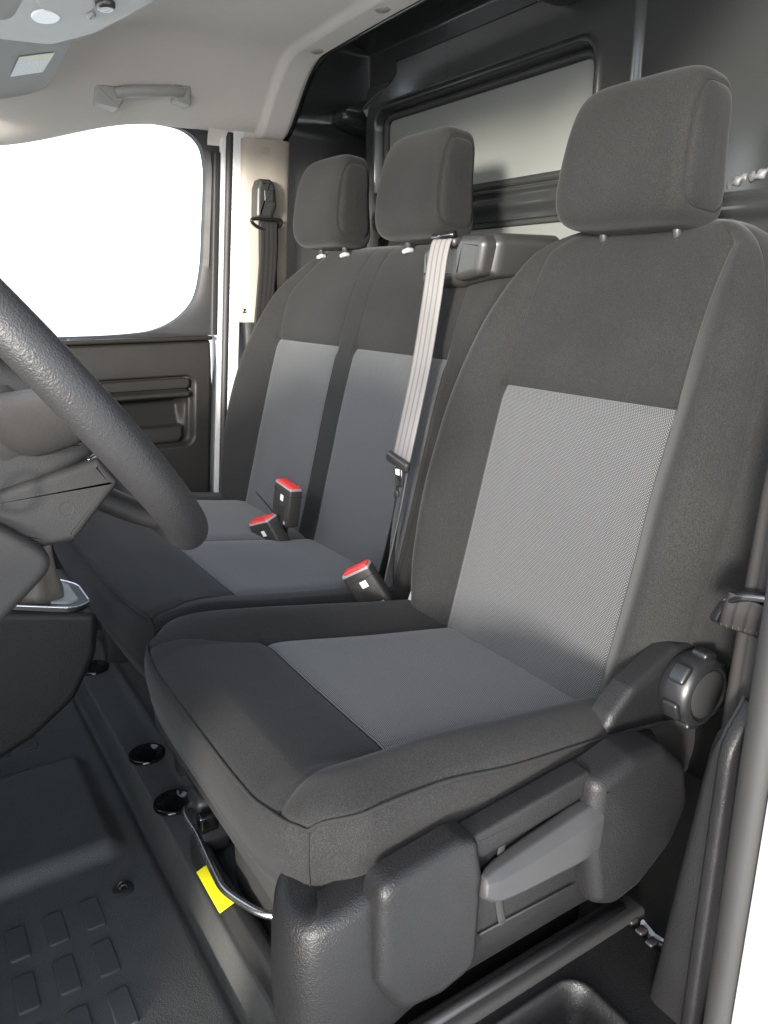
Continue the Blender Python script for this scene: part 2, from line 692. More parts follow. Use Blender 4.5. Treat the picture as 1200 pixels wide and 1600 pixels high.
# ---- floor sheet: rubber mat, raised plate, ledge at the foot of the seats
xs = np.linspace(-.80, .62, 285)
ys = np.concatenate([np.linspace(-.45, -.02, 60), np.linspace(-.015, .40, 140), np.linspace(.41, 1.15, 40)])
XX, YY = np.meshgrid(xs, ys)
zf = np.zeros_like(XX)
zf += 0.022 * inside(sdbox(XX, YY, -.285, .005, -.6, .205, .02), .016)          # raised foot plate
zf -= 0.012 * np.exp(-((YY - .252) / .008) ** 2)                                # channel before the ledge
zf += 0.030 * ss(.256, .275, YY)
zf += 0.006 * np.exp(-((YY - .345) / .01) ** 2)
P3 = np.stack([XX, YY, zf], 2)
floor = mk("floor", P3, grid_faces(*XX.shape), "floor_rubber")
tag(floor, "black grained rubber floor mat in front of the seats", kind='structure')
# tread pads moulded on the mat, all alike
PADO = round_poly([(-.030, -.0135), (.030, -.0135), (.030, .0135), (-.030, .0135)], .006, 3)
pm = None
for (px, nrow, y0) in ((.115, 4, .136), (.203, 4, .133), (.291, 5, .132), (.379, 4, .13), (-.402, 3, .135), (-.490, 3, .135)):
    for k in range(nrow):
        c = np.array((px, y0 - k * .0490, 0.0))
        if pm is None:
            V, F = puff(PADO, (0, 0, 0), X, Y, Z, .0040, .0018, .002, 2)
            pm = bpy.data.meshes.new("tread_pad")
            pm.from_pydata([tuple(v) for v in V], [], F)
            pm.materials.append(MATS["pad_rubber"])
            pm.polygons.foreach_set('use_smooth', [True] * len(pm.polygons))
            pm.set_sharp_from_angle(angle=R(20))
        o = bpy.data.objects.new("tread_pad", pm)
        COL.objects.link(o)
        o.parent = floor
        o.location = tuple(c - worg(floor))
# fastening clip of the mat
t = thing("mat_clip", "round black twist clip holding the rubber mat beside the tread pads", "clip", (.091, .186, 0.0))
mk("disc", *lathe([(.0155, -.002), (.0155, .002), (.013, .0035), (.006, .0038)], (.091, .186, .0), Z, 24), "rubber", t, angle=40)
for k in (-1, 1):
    a = np.linspace(0, math.pi * 1.25, 10)
    mk("hook", *tube(np.stack([.091 + k * .004 + .0 * a, .186 + .0055 * np.cos(a), .005 + .0065 * np.sin(a)], 1), .0022, 8), "black_plastic", t)
# round cups sunk into the ledge
for k, (cx, cy, lab) in enumerate(((-.585, .305, "farthest"), (-.185, .306, "middle"), (-.022, .302, "nearest"))):
    V, F = lathe([(.033, .0), (.033, .004), (.030, .0062), (.027, .005), (.022, .0012), (.012, -.001), (.002, -.0015)], (cx, cy, .031), Z, 32)
    o = mk("bolt_cover", V, F, "gloss_black", angle=60)
    tag(o, "%s glossy black round cover on the floor ledge under the seats" % lab, "cover", "round bolt covers along the ledge")
# raised trim strip with the yellow tape, in front of the driver's seat base
o = mk("floor_trim", *rbox((.27, .292, .045), (.30, .022, .05), .006), "black_plastic", angle=40)
tag(o, "narrow black trim strip on the floor carrying the yellow tape", "trim strip")
V, F = rbox((.222, .2735, .0745), (.088, .022, .0016), .0006, 2, None)
V = (V - np.array((.222, .2735, .0745))) @ rotm('X', 18).T + np.array((.238, .277, .072))
tag(mk("yellow_tape", V, F, "yellow_tape"), "strip of bright yellow tape on the black floor trim", "tape")

# ---- headliner
def roof_z(x, y):
    side = np.abs(x)
    z = 1.372 - .02 * (x / .8) ** 2
    z = z - .135 * ss(.56, .815, side) ** 1.5
    z = z - .12 * ss(.62, .22, y) * (1 - .35 * ss(.55, .8, side))           # falls to the windscreen header
    z = z - .016 * np.exp(-((y - .80) / .05) ** 2) * ss(.75, .55, side) * 0
    z = z - .012 * ss(.845, .870, y)                                        # rear edge strip
    z = z + .018 * np.exp(-(((y - .47) / .07) ** 2 + ((side - .62) / .1) ** 2))
    return z


xs = np.concatenate([np.linspace(-.815, -.40, 90), np.linspace(-.39, .56, 64)])
ys = np.concatenate([np.linspace(.19, .80, 76), np.linspace(.805, .935, 50)])
XX, YY = np.meshgrid(xs, ys)
# the rear edge runs a little further back at the corner
P3 = np.stack([XX, YY, roof_z(XX, YY)], 2)
# roll the rear edge up
e = ss(.920, .935, YY)
P3[..., 2] += .010 * e
top = P3.copy()
top[..., 2] += .02
V, F = join((P3, [f[::-1] for f in grid_faces(*XX.shape)]))
head = mk("headliner", V, F, "headliner_felt")
tag(head, "pale grey felt headliner of the van cab", kind='structure')
for cx, cy in ((-.56, .898), (-.285, .889), (-.02, .89)):
    z = float(roof_z(np.array(cx), np.array(cy)))
    mk("clip_cap", *lathe([(.014, .002), (.014, -.001), (.011, -.003), (.003, -.0035)], (cx, cy, z), Z, 20), "handle_grey", head, angle=50)
# cab roof shell over it (keeps the sky out)
bx = np.linspace(-.90, .80, 24)
ring = []
P3 = np.array([[(x, y, 1.56 - .16 * (abs(x + .05) / .85) ** 4 - .25 * float(ss(.6, .0, np.array(y)))) for x in bx] for y in np.linspace(.18, 1.25, 16)])
o = mk("roof_shell", P3, grid_faces(16, 24), "white_paint")
tag(o, "white sheet metal roof above the headliner", kind='structure')
# black rubber edge of the headliner
px = np.linspace(-.80, .56, 60)
path = np.stack([px, np.full_like(px, .937), roof_z(px, np.full_like(px, .937)) + .006], 1)
tag(mk("edge_seal", *tube(path, .0055, 8), "gloss_black"), "thin black rubber seal along the rear edge of the headliner", "seal")

# lower flap of headliner over the far pillar: felt side wall down to the pillar trim
def far_x(z):      # inner face of the far side, leans inwards above the belt line
    return -.80 + .10 * np.maximum(0, z - 1.05) ** 1.5


ys = np.linspace(.735, .925, 40)
zs_ = np.linspace(1.185, 1.245, 10)
YY, ZZ = np.meshgrid(ys, zs_)
P3 = np.stack([-.812 + .022 * ss(1.185, 1.245, ZZ) + .008 * np.exp(-((YY - .875) / .01) ** 2) * 0 + .01 * ss(.87, .9, YY), YY, ZZ], 2)
mk("side_flap", P3, grid_faces(*YY.shape), "headliner_felt", head)

# ---- bulkhead partition, pressed sheet
def bulk(x, z):
    y = np.full_like(x, 1.165)
    # main boxed panel standing forward
    left = -.665 + .13 * ss(1.27, 1.325, z)
    top_ = 1.358
    sdm = np.maximum(left - x, z - top_)
    y = y - .085 * inside(sdm, .011)
    # lower left box behind the outer seat
    y = y - .055 * inside(sdbox(x, z, -.79, -.655, .0, 1.175, .02), .012) * (1 - inside(sdm, .011))
    # dimpled corner bulge
    y = y - .115 * inside(sdbox(x, z, -.80, -.69, 1.235, 1.295, .028), .022) * (1 - inside(sdm, .02))
    y = y - .06 * inside(sdbox(x, z, -.70, -.575, 1.262, 1.335, .02), .012) * (1 - inside(sdm, .02))
    y = y + .05 * inside(sdbox(x, z, -.755, -.70, .90, 1.150, .012), .008)     # small pocket
    # window-like plate set into the panel
    y = y + .024 * inside(sdbox(x, z, -.600, .072, 1.050, 1.252, .035), .005)
    y = y - .007 * np.exp(-(sdbox(x, z, -.609, .081, 1.041, 1.261, .04) / .006) ** 2)
    # band and lower plate
    y = y + .026 * inside(sdbox(x, z, -.600, .072, .55, .982, .03), .004)
    y = y - .008 * np.exp(-((z - 1.015) / .013) ** 2) * inside(sdbox(x, z, -.62, .09, .9, 1.1, .01), .01)
    # right field falls back behind the driver
    y = y + .014 * ss(.152, .160, x)
    y = y + .02 * ss(.20, .9, x) - .03 * ss(1.25, 1.40, z) * ss(.17, .3, x)
    y = y - .012 * inside(sdbox(x, z, .15, .9, .96, .985, .01), .01)
    # forward curve to the roof and the far side
    y = y - .25 * ss(1.42, 1.50, z) - .30 * ss(-.77, -.825, x)
    return y


xs = np.concatenate([np.linspace(-.83, -.50, 130), np.linspace(-.497, .20, 190), np.linspace(.205, 1.0, 90)])
zs_ = np.concatenate([np.linspace(.02, .90, 30), np.linspace(.91, 1.515, 210)])
XX, ZZ = np.meshgrid(xs, zs_)
P3 = np.stack([XX, bulk(XX, ZZ), ZZ], 2)
bulkhead = thing("bulkhead", "satin black pressed steel bulkhead behind the seats", "partition", (0, 1.1, .02))
xm, zm = (XX[:-1, :-1] + XX[1:, 1:]) / 2, (ZZ[:-1, :-1] + ZZ[1:, 1:]) / 2
pl1 = sdbox(xm, zm, -.600, .072, 1.050, 1.252, .035) < -.004
pl2 = sdbox(xm, zm, -.600, .072, .55, .982, .03) < -.004
panels(P3, np.zeros(XX.shape), False, [("panel", "bulkhead_black", ~(pl1 | pl2), None, None), ("inset_plate", "plate_grey", pl1, None, "satin grey plate set into the upper bulkhead"), ("inset_plate", "plate_grey", pl2, None, "satin grey plate set into the lower bulkhead")], lambda par, o: bulkhead)
def gasket(x0, x1, z0, z1, r, yy):
    q = round_poly([(x0, z0), (x1, z0), (x1, z1), (x0, z1)], r, 8)
    n_ = []
    for i in range(len(q)):
        a_, b_ = q[i], q[(i + 1) % len(q)]
        k_ = max(1, int(np.linalg.norm(b_ - a_) / .04))
        n_ += [a_ + (b_ - a_) * t_ / k_ for t_ in range(k_)]
    n_ = np.array(n_)
    return tube(np.column_stack([n_[:, 0], np.full(len(n_), yy), n_[:, 1]]), .0085, 8, True)


mk("gasket", *gasket(-.592, .064, 1.058, 1.244, .03, 1.101), "rubber", bulkhead)
mk("bracket", *rbox((.035, 1.045, 1.345), (.10, .07, .05), .012), "black_plastic", bulkhead, angle=40)
mk("bracket_tip", *rbox((-.055, 1.06, 1.365), (.055, .03, .022), .009), "bulkhead_black", bulkhead, angle=40)
V, F = rbox((.380, 1.105, 1.010), (.09, .012, .016), .005)
V = catmull([(.335, 1.10, 1.004), (.352, 1.095, 1.010), (.365, 1.10, 1.016), (.382, 1.094, 1.012), (.398, 1.10, 1.020), (.42, 1.095, 1.016)], 6)
V, F = tube(V, list(.006 + .003 * np.sin(np.arange(len(V)) * 1.3)), 8, ry=.004)
mk("torn_sealant", V, F, "torn_foil", bulkhead)

# ---- far B-pillar
def shear(V, k=.085, z0=.9):
    V = np.array(V, float)
    V[:, 1] += k * (V[:, 2] - z0)
    return V


def column(name, mat, parent, y0, y1, x0, x1, z0, z1, r=.006, n=12):
    pts = round_poly([(x0, y0), (x1, y0), (x1, y1), (x0, y1)], r, 4)
    zz = np.linspace(z0, z1, n)
    V, F = loft([np.column_stack([pts, np.full(len(pts), z)]) for z in zz])
    V, F = fix_normals(V, F)
    return mk(name, shear(V), F, mat, parent, angle=50)


t = thing("door_pillar", "white painted door pillar with cream trim on the passenger side", "pillar", (-.82, .80, .05))
column("painted_flange", "white_paint", t, .768, .800, -.90, -.798, .05, 1.245)
V, F = rbox((0, 0, 0), (1, 1, 1), 0)
# trim panel with soft section
sec = catmull([(-.803, .795), (-.790, .800), (-.782, .815), (-.776, .85), (-.775, .885), (-.785, .92), (-.82, .93)], 5)
sec = np.vstack([sec, [(-.84, .93), (-.84, .795)]])
V, F = fix_normals(*loft([np.column_stack([sec, np.full(len(sec), z)]) for z in np.linspace(.775, 1.205, 10)]))
trim = mk("trim_panel", shear(V, .06), F, "beige_trim", t, angle=50)
V, F = puff(round_poly([(-.011, -.009), (.011, -.009), (.011, .009), (-.011, .009)], .004, 3), (-.7755, .868, 1.178), Y, Z, X, .001, .0006, .003, 2)
mk("blank_cap", V, F, "beige_trim", trim, angle=40)
mk("screw", *lathe([(.006, .0), (.006, .003), (.004, .004), (.002, .003)], (-.787, .797, .803), X, 14), "steel", trim, angle=40)
mk("trim_tab", *rbox((-.797, .797, .80), (.018, .022, .05), .005), "beige_trim", trim, angle=40)
mk("lower_trim", *fix_normals(*loft([np.column_stack([sec, np.full(len(sec), z)]) for z in np.linspace(.10, .775, 8)])), "black_grain", t, angle=50)
# ribbed door seal
t = thing("door_seal", "ribbed black rubber door seal beside the white pillar edge", "seal", (-.81, .76, .3))
zz = np.linspace(.30, 1.215, 140)
path = np.stack([np.full_like(zz, -.805), .764 + .085 * (zz - .9), zz], 1)
mk("bulb", *tube(path, [.0088 + .0005 * (i % 2) for i in range(len(zz))], 8), "rubber", t)

# ---- far door
door = thing("passenger_door", "passenger door with black lower trim and open bright window", "door", (-.83, .2, .28))
ys = np.concatenate([np.linspace(-.40, .28, 40), np.linspace(.285, .718, 145)])
zs_ = np.concatenate([np.linspace(.20, .42, 30), np.linspace(.4225, .742, 150)])
YY, ZZ = np.meshgrid(ys, zs_)
yl = YY - .085 * (ZZ - .72)              # follow the lean of the door edge
xd = np.full_like(YY, -.788)
xd -= .05 * ss(.722, .745, ZZ) ** 2 + .010 * ss(.66, .74, ZZ)
xd -= .05 * ss(.700, .718, yl) ** 2
xd -= .026 * inside(sdbox(yl, ZZ, -.7, .662, .478, .648, .022), .005)           # pull recess and rail
xd += .016 * inside(sdbox(yl, ZZ, -.7, .656, .617, .644, .010), .003)           # flat rail
xd += .024 * inside(sdbox(yl, ZZ, -.7, .655, .596, .612, .006), .004)           # rounded lip under the rail
xd -= .030 * inside(sdbox(yl, ZZ, -.7, .640, .40, .592, .02), .010) * ss(.49, .58, ZZ)
xd += .012 * ss(.528, .522, ZZ) * inside(sdbox(yl, ZZ, -.7, .640, .482, .60, .02), .006)
P3 = np.stack([xd, YY, ZZ], 2)
mk("inner_panel", P3, [f[::-1] for f in grid_faces(*YY.shape)], "door_plastic", door)
V, F = rbox((-.818, .20, .739), (.062, 1.02, .010), .004)
mk("sill_ledge", V, F, "door_plastic", door, angle=40)
for q, yy in enumerate((.40,)):
    V, F = puff(round_poly([(-.030, -.010), (.024, -.010), (.030, .010), (-.030, .010)], .005, 3), (-.814, yy, .744), Y, X, Z, .003, .002, .002, 3)
    mk("lock_bezel", V, F, "black_plastic", door, angle=40)
# window frame ring
inn = np.array([(-.30, .745), (.30, .750), (.50, .752), (.575, .760), (.635, .785), (.682, .83), (.705, .90), (.718, 1.0), (.727, 1.08), (.731, 1.14), (.722, 1.185), (.690, 1.212), (.62, 1.222), (.45, 1.210), (.28, 1.180), (.10, 1.11), (-.12, .98), (-.30, .83)])
inn = catmull(inn, 6, True)
cen = np.array((.25, .98))
def outer(P, dy, dz):
    Q = P.copy()
    Q[:, 0] = np.where(P[:, 0] > .45, P[:, 0] + dy, P[:, 0])
    Q[:, 1] = P[:, 1] + dz * np.sign(P[:, 1] - .9) * np.minimum(1, np.abs(P[:, 1] - .9) / .05)
    return Q
outl = inn.copy()
# outer border: straight rear edge that leans with the door
for i, (a, b) in enumerate(inn):
    if a > .50 and b < 1.19:
        outl[i] = (.742 + .085 * (b - .9), min(b, .745) if a < .60 and b < .80 else b)
    elif b >= 1.19:
        outl[i] = (a + (.03 if a > .6 else 0), b + .03)
    else:
        outl[i] = (a - .02, b - .02)
rings = []
for Q, xx in ((outl, -.850), (outl, -.815), (outl * .35 + inn * .65, -.812), (inn, -.822), (inn, -.846)):
    rings.append(np.column_stack([np.full(len(Q), xx), Q]))
V, F = fix_normals(*loft(rings, True, False, False))
mk("window_frame", V, F, "rubber", door, angle=45)
V = np.column_stack([np.full(len(inn), -.838), inn])
cc = V.mean(0)
mk("window_glass", np.vstack([V, V + np.array((-.004, 0, 0))]), [tuple(range(len(inn))), tuple(range(2 * len(inn) - 1, len(inn) - 1, -1))], "door_glass", door, smooth=False)
column("painted_edge", "white_paint", door, .742, .757, -.86, -.806, .30, 1.215, .004)
column("frame_strip", "rubber", door, .726, .741, -.85, -.803, .745, 1.17, .004)

# sill box below the far door, added to stop light leaking in
o = mk("sill_blocker", *rbox((-.84, .30, .11), (.10, 1.6, .22), .01), "matte_black", angle=40)
tag(o, "dark sill box added below the passenger door to block light", kind='structure')

# ---- grab handle
hd = thing("grab_handle", "pale grey grab handle on the headliner above the window", "handle", (-.76, .56, 1.25))
def hx(y, z): return np.array((-.742, y, z))
for (y0, y1, zc, nm) in ((.462, .520, 1.245, "end_cap"), (.630, .668, 1.268, "end_cap")):
    P = round_poly([(y0, zc - .017), (y1 - (.012 if y0 < .5 else 0), zc - .024), (y1, zc - .006), (y1, zc + .019), (y0, zc + .019)], .007, 4)
    V, F = puff(P, (-.765, 0, 0), Y, Z, X, .050, .005, .03, 3)
    mk(nm, V, F, "handle_grey", hd, angle=50)
P = np.array([(-.722, .505, 1.252), (-.714, .53, 1.256), (-.712, .58, 1.262), (-.714, .625, 1.268), (-.722, .645, 1.270)])
mk("grip", *tube(catmull(P, 6), .012, 12, ry=.015), "handle_grey", hd)

# ---- sun visor with sticker
vis = thing("sun_visor", "folded grey sun visor with a printed sticker on the passenger side", "sun visor", (-.45, .30, 1.24))
VA = np.array([(-.285, .346, 1.257), (-.66, .358, 1.241), (-.695, .325, 1.231), (-.695, .19, 1.191), (-.23, .19, 1.212)])
vn = np.cross(VA[1] - VA[0], VA[3] - VA[0])
vn = vn / np.linalg.norm(vn)
if vn[2] > 0: vn = -vn
vex = (VA[1] - VA[0]) / np.linalg.norm(VA[1] - VA[0])
vey = np.cross(vn, vex)
P = round_poly([((p - VA[0]) @ vex, (p - VA[0]) @ vey) for p in VA], [.008, .03, .02, .02, .01], 5)
mk("blade", *puff(P, VA[0], vex, vey, vn, .008, .007, .008, 4), "visor_vinyl", vis, angle=60)
ST = [np.array(q) for q in ((.150, .022), (.235, .022), (.235, .078), (.150, .078))]
sgn = 1 if ((VA[4] - VA[0]) @ vey) > 0 else -1
V = [VA[0] + vex * a + vey * sgn * b + vn * .0092 for a, b in [(.130, .028), (.245, .032), (.240, .090), (.122, .088)]]
mk("sticker", V, [(0, 1, 2, 3)], "visor_sticker", vis, smooth=False, uv=[(1, 0), (0, 0), (0, 1), (1, 1)])

# ---- overhead console
oc = thing("overhead_console", "off white overhead console with reading lamps by the windscreen", "console", (-.08, .28, 1.22))
P = round_poly([(-.32, .17), (.18, .17), (.16, .33), (.10, .375), (-.02, .380), (-.20, .345), (-.30, .30)], .035, 5)
mk("housing", *puff(P, (0, 0, 1.235), X, Y, -Z, .022, .014, .03, 5), "console_white", oc, angle=60)
def disc(name, mat, cx, cy, rx, ry, h, par):
    a = np.linspace(0, 2 * math.pi, 28, endpoint=False)
    return mk(name, *puff(np.stack([cx + rx * np.cos(a), cy + ry * np.sin(a)], 1), (0, 0, 1.2135), X, Y, -Z, h, h * .6, .002, 3), mat, par, angle=60)
disc("lamp_lens", "lamp_lens", -.155, .262, .030, .018, .003, oc)
disc("lamp_bezel", "console_white", -.085, .275, .052, .034, .002, oc)
disc("lamp_switch", "dark_lens", -.062, .318, .018, .012, .008, oc)
disc("lamp_button", "handle_grey", -.115, .312, .012, .006, .005, oc)
mk("slot_switch", *rbox((.035, .352, 1.212), (.03, .010, .006), .002), "dark_lens", oc, angle=40)
mk("slot_plate", *rbox((.050, .335, 1.2125), (.05, .02, .004), .0018), "handle_grey", oc, angle=40)
# driver's visor corner at the picture's edge
dv = thing("sun_visor", "cream corner of the driver's sun visor at the top left edge", "sun visor", (.30, .12, 1.18))
P = round_poly([(.145, .03), (.50, .03), (.50, .166), (.145, .166)], .03, 5)
mk("blade", *puff(P, (0, 0, 1.122), X, Y, -Z, .008, .007, .008, 4), "visor_vinyl", dv, angle=60)

# ---- near B-pillar, sill and painted body edge
np_ = thing("driver_door_pillar", "black lower pillar trim and rubber seal beside the driver's seat", "pillar", (.76, .66, .02))
lx = pchip([.02, .10, .30, .452, .50], [.672, .687, .707, .722, .728])
rows_ = []
for z in np.concatenate([np.linspace(.02, .44, 24), [.455, .468, .478, .486, .491, .494]]):
    tk = float(ss(.435, .496, np.array(z)))
    yb = .600 + .030 * tk ** 2
    L = float(lx(z)) + .016 * tk ** 2
    rows_.append(np.column_stack([catmull([(L - .004, .80), (L, .66), (L + .002, yb + .012), (L + .010, yb + .001), (.735, yb), (.7385, yb - .0005), (.7405, yb - .005), (.751, yb - .0055), (.7545, yb + .001), (.755, .64), (.755, .80)], 4), np.full(41, z)]))
V, F = fix_normals(*loft(rows_, True, True, True))
mk("trim_panel", V, F, "black_grain", np_, angle=60)
# fat rubber seal on the body flange
zz = np.linspace(.0, .72, 60)
path = np.stack([np.full_like(zz, .7810) + .001 * np.sin(zz * 9), .600 + 0 * zz, zz], 1)
mk("rubber_seal", *tube(path, .0185, 20, ry=.020), "rubber", np_)
P = round_poly([(.797, .575), (.90, .575), (.90, .75), (.797, .75)], .012, 5)
V, F = fix_normals(*loft([np.column_stack([P, np.full(len(P), z)]) for z in np.linspace(.0, .80, 8)]))
mk("painted_edge", V, F, "white_paint", np_, angle=50)

P = round_poly([(.775, .64), (.86, .64), (.86, .80), (.775, .80)], .02, 5)
V, F = fix_normals(*loft([np.column_stack([P + (.02 * (z - .5), .05 * (z - .5)), np.full(len(P), z)]) for z in np.linspace(.50, 1.36, 8)]))
mk("upper_trim", V, F, "black_grain", np_, angle=50)

# black inner side wall behind the seat
ys = np.linspace(.66, 1.12, 60)
zs_ = np.linspace(.0, .60, 70)
YY, ZZ = np.meshgrid(ys, zs_)
xw = .745 - .11 * ss(.36, .12, ZZ) * ss(.62, .80, YY) + .02 * np.exp(-((ZZ - .30 - .35 * (YY - .75)) / .03) ** 2) - .02 * np.exp(-((ZZ - .20 - .2 * (YY - .75)) / .025) ** 2)
P3 = np.stack([xw, YY, ZZ], 2)
o = mk("wheel_arch_panel", P3, [f[::-1] for f in grid_faces(*YY.shape)], "gloss_black")
tag(o, "glossy black body panel behind the driver's seat", kind='structure')

# entry step trim
st = thing("step_trim", "black plastic step trim with a pocket below the driver's seat", "trim", (.68, .40, .0))
xs = np.linspace(.60, .775, 60)
ys = np.linspace(-.10, .70, 200)
XX, YY = np.meshgrid(xs, ys)
zt = .115 + .055 * ss(.612, .604, XX) * 0 - .05 * ss(.609, .600, XX)
zt = zt - .055 * inside(sdbox(XX, YY, .640, .745, .385, .545, .02), .010) + .006 * np.exp(-(sdbox(XX, YY, .635, .75, .38, .55, .022) / .006) ** 2)
zt = zt - .03 * ss(.66, .70, YY)
mk("tread_plate", np.stack([XX, YY, zt], 2), grid_faces(*XX.shape), "black_grain", st)
mk("front_skirt", *rbox((.6035, .30, .055), (.006, .80, .10), .002), "black_plastic", st, angle=40)
for k, (cx, cy) in enumerate(((.615, .672), (.632, .668), (.650, .664))):
    mk("snap_tab", *rbox((cx, cy, .112), (.010, .014, .012), .002), "black_plastic", st, angle=40)
V, F = puff(round_poly([(-.030, .012), (.000, .002), (.024, .006), (.018, .002), (-.004, -.030), (-.008, -.012)], .003, 3), (.636, .688, .100), X, Z, -Y, .003, .002, .002, 3)
tag(mk("white_liner", V, F, "foam_white", angle=40), "torn white liner scrap showing behind the step trim", "liner")
V, F = puff(round_poly([(-.018, .012), (-.010, -.002), (.012, -.012), (.016, -.006)], .002, 3), (.598, .690, .098), X, Z, -Y, .003, .002, .002, 3)
tag(mk("white_liner", V, F, "foam_white", angle=40), "narrow white liner strip showing beside the seat base", "liner")
# ================================================================== SEATS
BO = np.array((0.0, .684, .351))
BE2 = np.array((0.0, .261, .965)); BE2 /= np.linalg.norm(BE2)
BE3 = np.array((0.0, -BE2[2], BE2[1]))


def to_world(a, b, c):
    return BO + np.asarray(a)[..., None] * X + np.asarray(b)[..., None] * BE2 + np.asarray(c)[..., None] * BE3


def seam_groove(d, fine=.0035, wf=.0026, broad=.0030, wb=.014):
    return -(fine * np.exp(-(d / wf) ** 2) + broad * np.exp(-(d / wb) ** 2))


def build_back(ctrl, brows, spans, seams, hseam, regions, parent, wave_seed, uv0=0.0):
    """ctrl(b) -> closed control loop (a, c); seams: (control index, b0, b1, weight)"""
    n = spans
    P = []
    AB = []
    for b in brows:
        q = catmull(np.array(ctrl(b)), n, True)
        P.append(to_world(q[:, 0], np.full(len(q), b), q[:, 1]))
        AB.append(np.stack([q[:, 0], np.full(len(q), b)], 1))
    P, AB = np.array(P), np.array(AB)
    starts = np.concatenate([[0], np.cumsum(n)])[:-1]
    disp = bumpy(P, .0012, 26, wave_seed)
    for (ci, b0, b1, wgt) in seams:
        j = starts[ci]
        d = np.linalg.norm(P - P[:, j:j + 1, :], axis=2)
        fade = ss(b0 - .02, b0, brows) * ss(b1 + .02, b1, brows)
        disp += seam_groove(d, broad=.0032 * wgt, fine=.0035 * min(1, wgt + .2)) * fade[:, None]
    for (bs, c0, c1, wgt) in hseam:
        colm = np.zeros(P.shape[1])
        j0, j1 = starts[c0], starts[c1]
        if j0 <= j1:
            colm[j0:j1 + 1] = 1
        else:
            colm[j0:] = 1
            colm[:j1 + 1] = 1
        disp += seam_groove(np.abs(brows - bs), broad=.0045 * wgt)[:, None] * colm[None, :]
    NQ = grid_normals(P, True)
    seam_paths = []
    for (cix, b0, b1, wgt) in seams:
        j = starts[cix]
        sel = (brows > max(b0, -.06)) & (brows < b1 - .01)
        seam_paths.append((P[:, j] + NQ[:, j] * (disp[:, j] + .0004)[:, None])[sel][::2])
    for (bs, c0, c1, wgt) in hseam:
        i = np.argmin(np.abs(brows - bs))
        j0, j1 = starts[c0], starts[c1]
        cols = np.arange(j0, j1 + 1) if j0 <= j1 else np.concatenate([np.arange(j0, P.shape[1]), np.arange(0, j1 + 1)])
        seam_paths.append(P[i, cols] + NQ[i, cols] * (disp[i, cols] + .0004)[:, None])
    nr, nc = P.shape[:2]
    ci = np.arange(nc)
    rb = (brows[:-1] + brows[1:]) / 2
    regs = []
    used = np.zeros((nr - 1, nc), bool)
    for (name, mat, rects, par, label) in regions:
        mask = np.zeros((nr - 1, nc), bool)
        if rects is None:
            mask = ~used
        else:
            for (c0, c1, b0, b1) in rects:
                j0, j1 = starts[c0], starts[c1]
                cm = ((ci >= j0) & (ci < j1)) if j0 < j1 else ((ci >= j0) | (ci < j1))
                mask |= ((rb > b0) & (rb < b1))[:, None] & cm[None, :]
            used |= mask
        regs.append((name, mat, mask, par, label))
    # order: main cover first so that inserts can be its children
    regs.sort(key=lambda r: r[3] is not None)
    obs = panels(P, disp, True, regs, lambda par, obs: parent if par is None else obs[par], AB)
    for sp in seam_paths:
        mk('seam', *tube(sp, .0010, 5), 'seam_thread', obs['backrest'])
    return obs


def rows_with(bs, *marks):
    r = np.unique(np.concatenate([np.asarray(bs)] + [np.array([m - .0022, m, m + .0022]) for m in marks]))
    return r


# ---- driver's seat
drv = thing("driver_seat", "single driver's seat nearest the camera with charcoal sides and dotted grey centre", "car seat", (.366, .45, .02))
DX = .366
BB = [-.10, 0, .10, .20, .30, .385, .45, .52, .57, .60, .618, .630]
f_w = pchip(BB, [.205, .232, .258, .268, .265, .256, .246, .226, .200, .172, .140, .105])
f_cf = pchip(BB, [0, 0, 0, .001, .002, .001, .000, -.006, -.016, -.030, -.046, -.066])
f_cb = pchip(BB, [-.11, -.12, -.125, -.125, -.125, -.125, -.125, -.122, -.116, -.106, -.090, -.068])
f_bo = pchip(BB, [.020, .040, .052, .054, .050, .042, .030, .016, .007, .003, .001, 0])


def ctrl_d(b):
    w, cf, cb, bo = float(f_w(b)), float(f_cf(b)), float(f_cb(b)), float(f_bo(b))
    wi = min(.149, .80 * w)
    th = max(cf - cb, .002)
    H = [(0, cf - .003), (wi * .55, cf - .001), (wi, cf + .003), (wi + (w - wi) * .52, cf + bo * .92), (w - .008, cf + bo * .55 - .16 * th), (w + .002, cf - .48 * th), (w - .022, cb + .10 * th), (w * .5, cb)]
    H = [(a, c) for a, c in H]
    M = [(-a, c) for a, c in H[1:]][::-1]
    L = H + [(0, cb)] + M
    return [(DX + a, c) for a, c in L]


brows = rows_with(np.concatenate([np.linspace(-.10, .55, 165), np.linspace(.553, .630, 34)]), .385)
spans = [16, 18, 14, 14, 10, 10, 8, 6, 6, 8, 10, 10, 14, 14, 18, 16]
build_back(ctrl_d, brows, spans,
           [(2, -.2, .60, 1.0), (14, -.2, .60, 1.0), (4, -.2, .60, .35), (12, -.2, .60, .35)],
           [(.385, 14, 2, 1.3)],
           [("backrest_insert", "dotted_cloth", [(14, 2, -.2, .385)], "backrest", "dotted grey cloth panel in the middle of the backrest"),
            ("backrest", "charcoal_knit", None, None, None)], drv, 3)

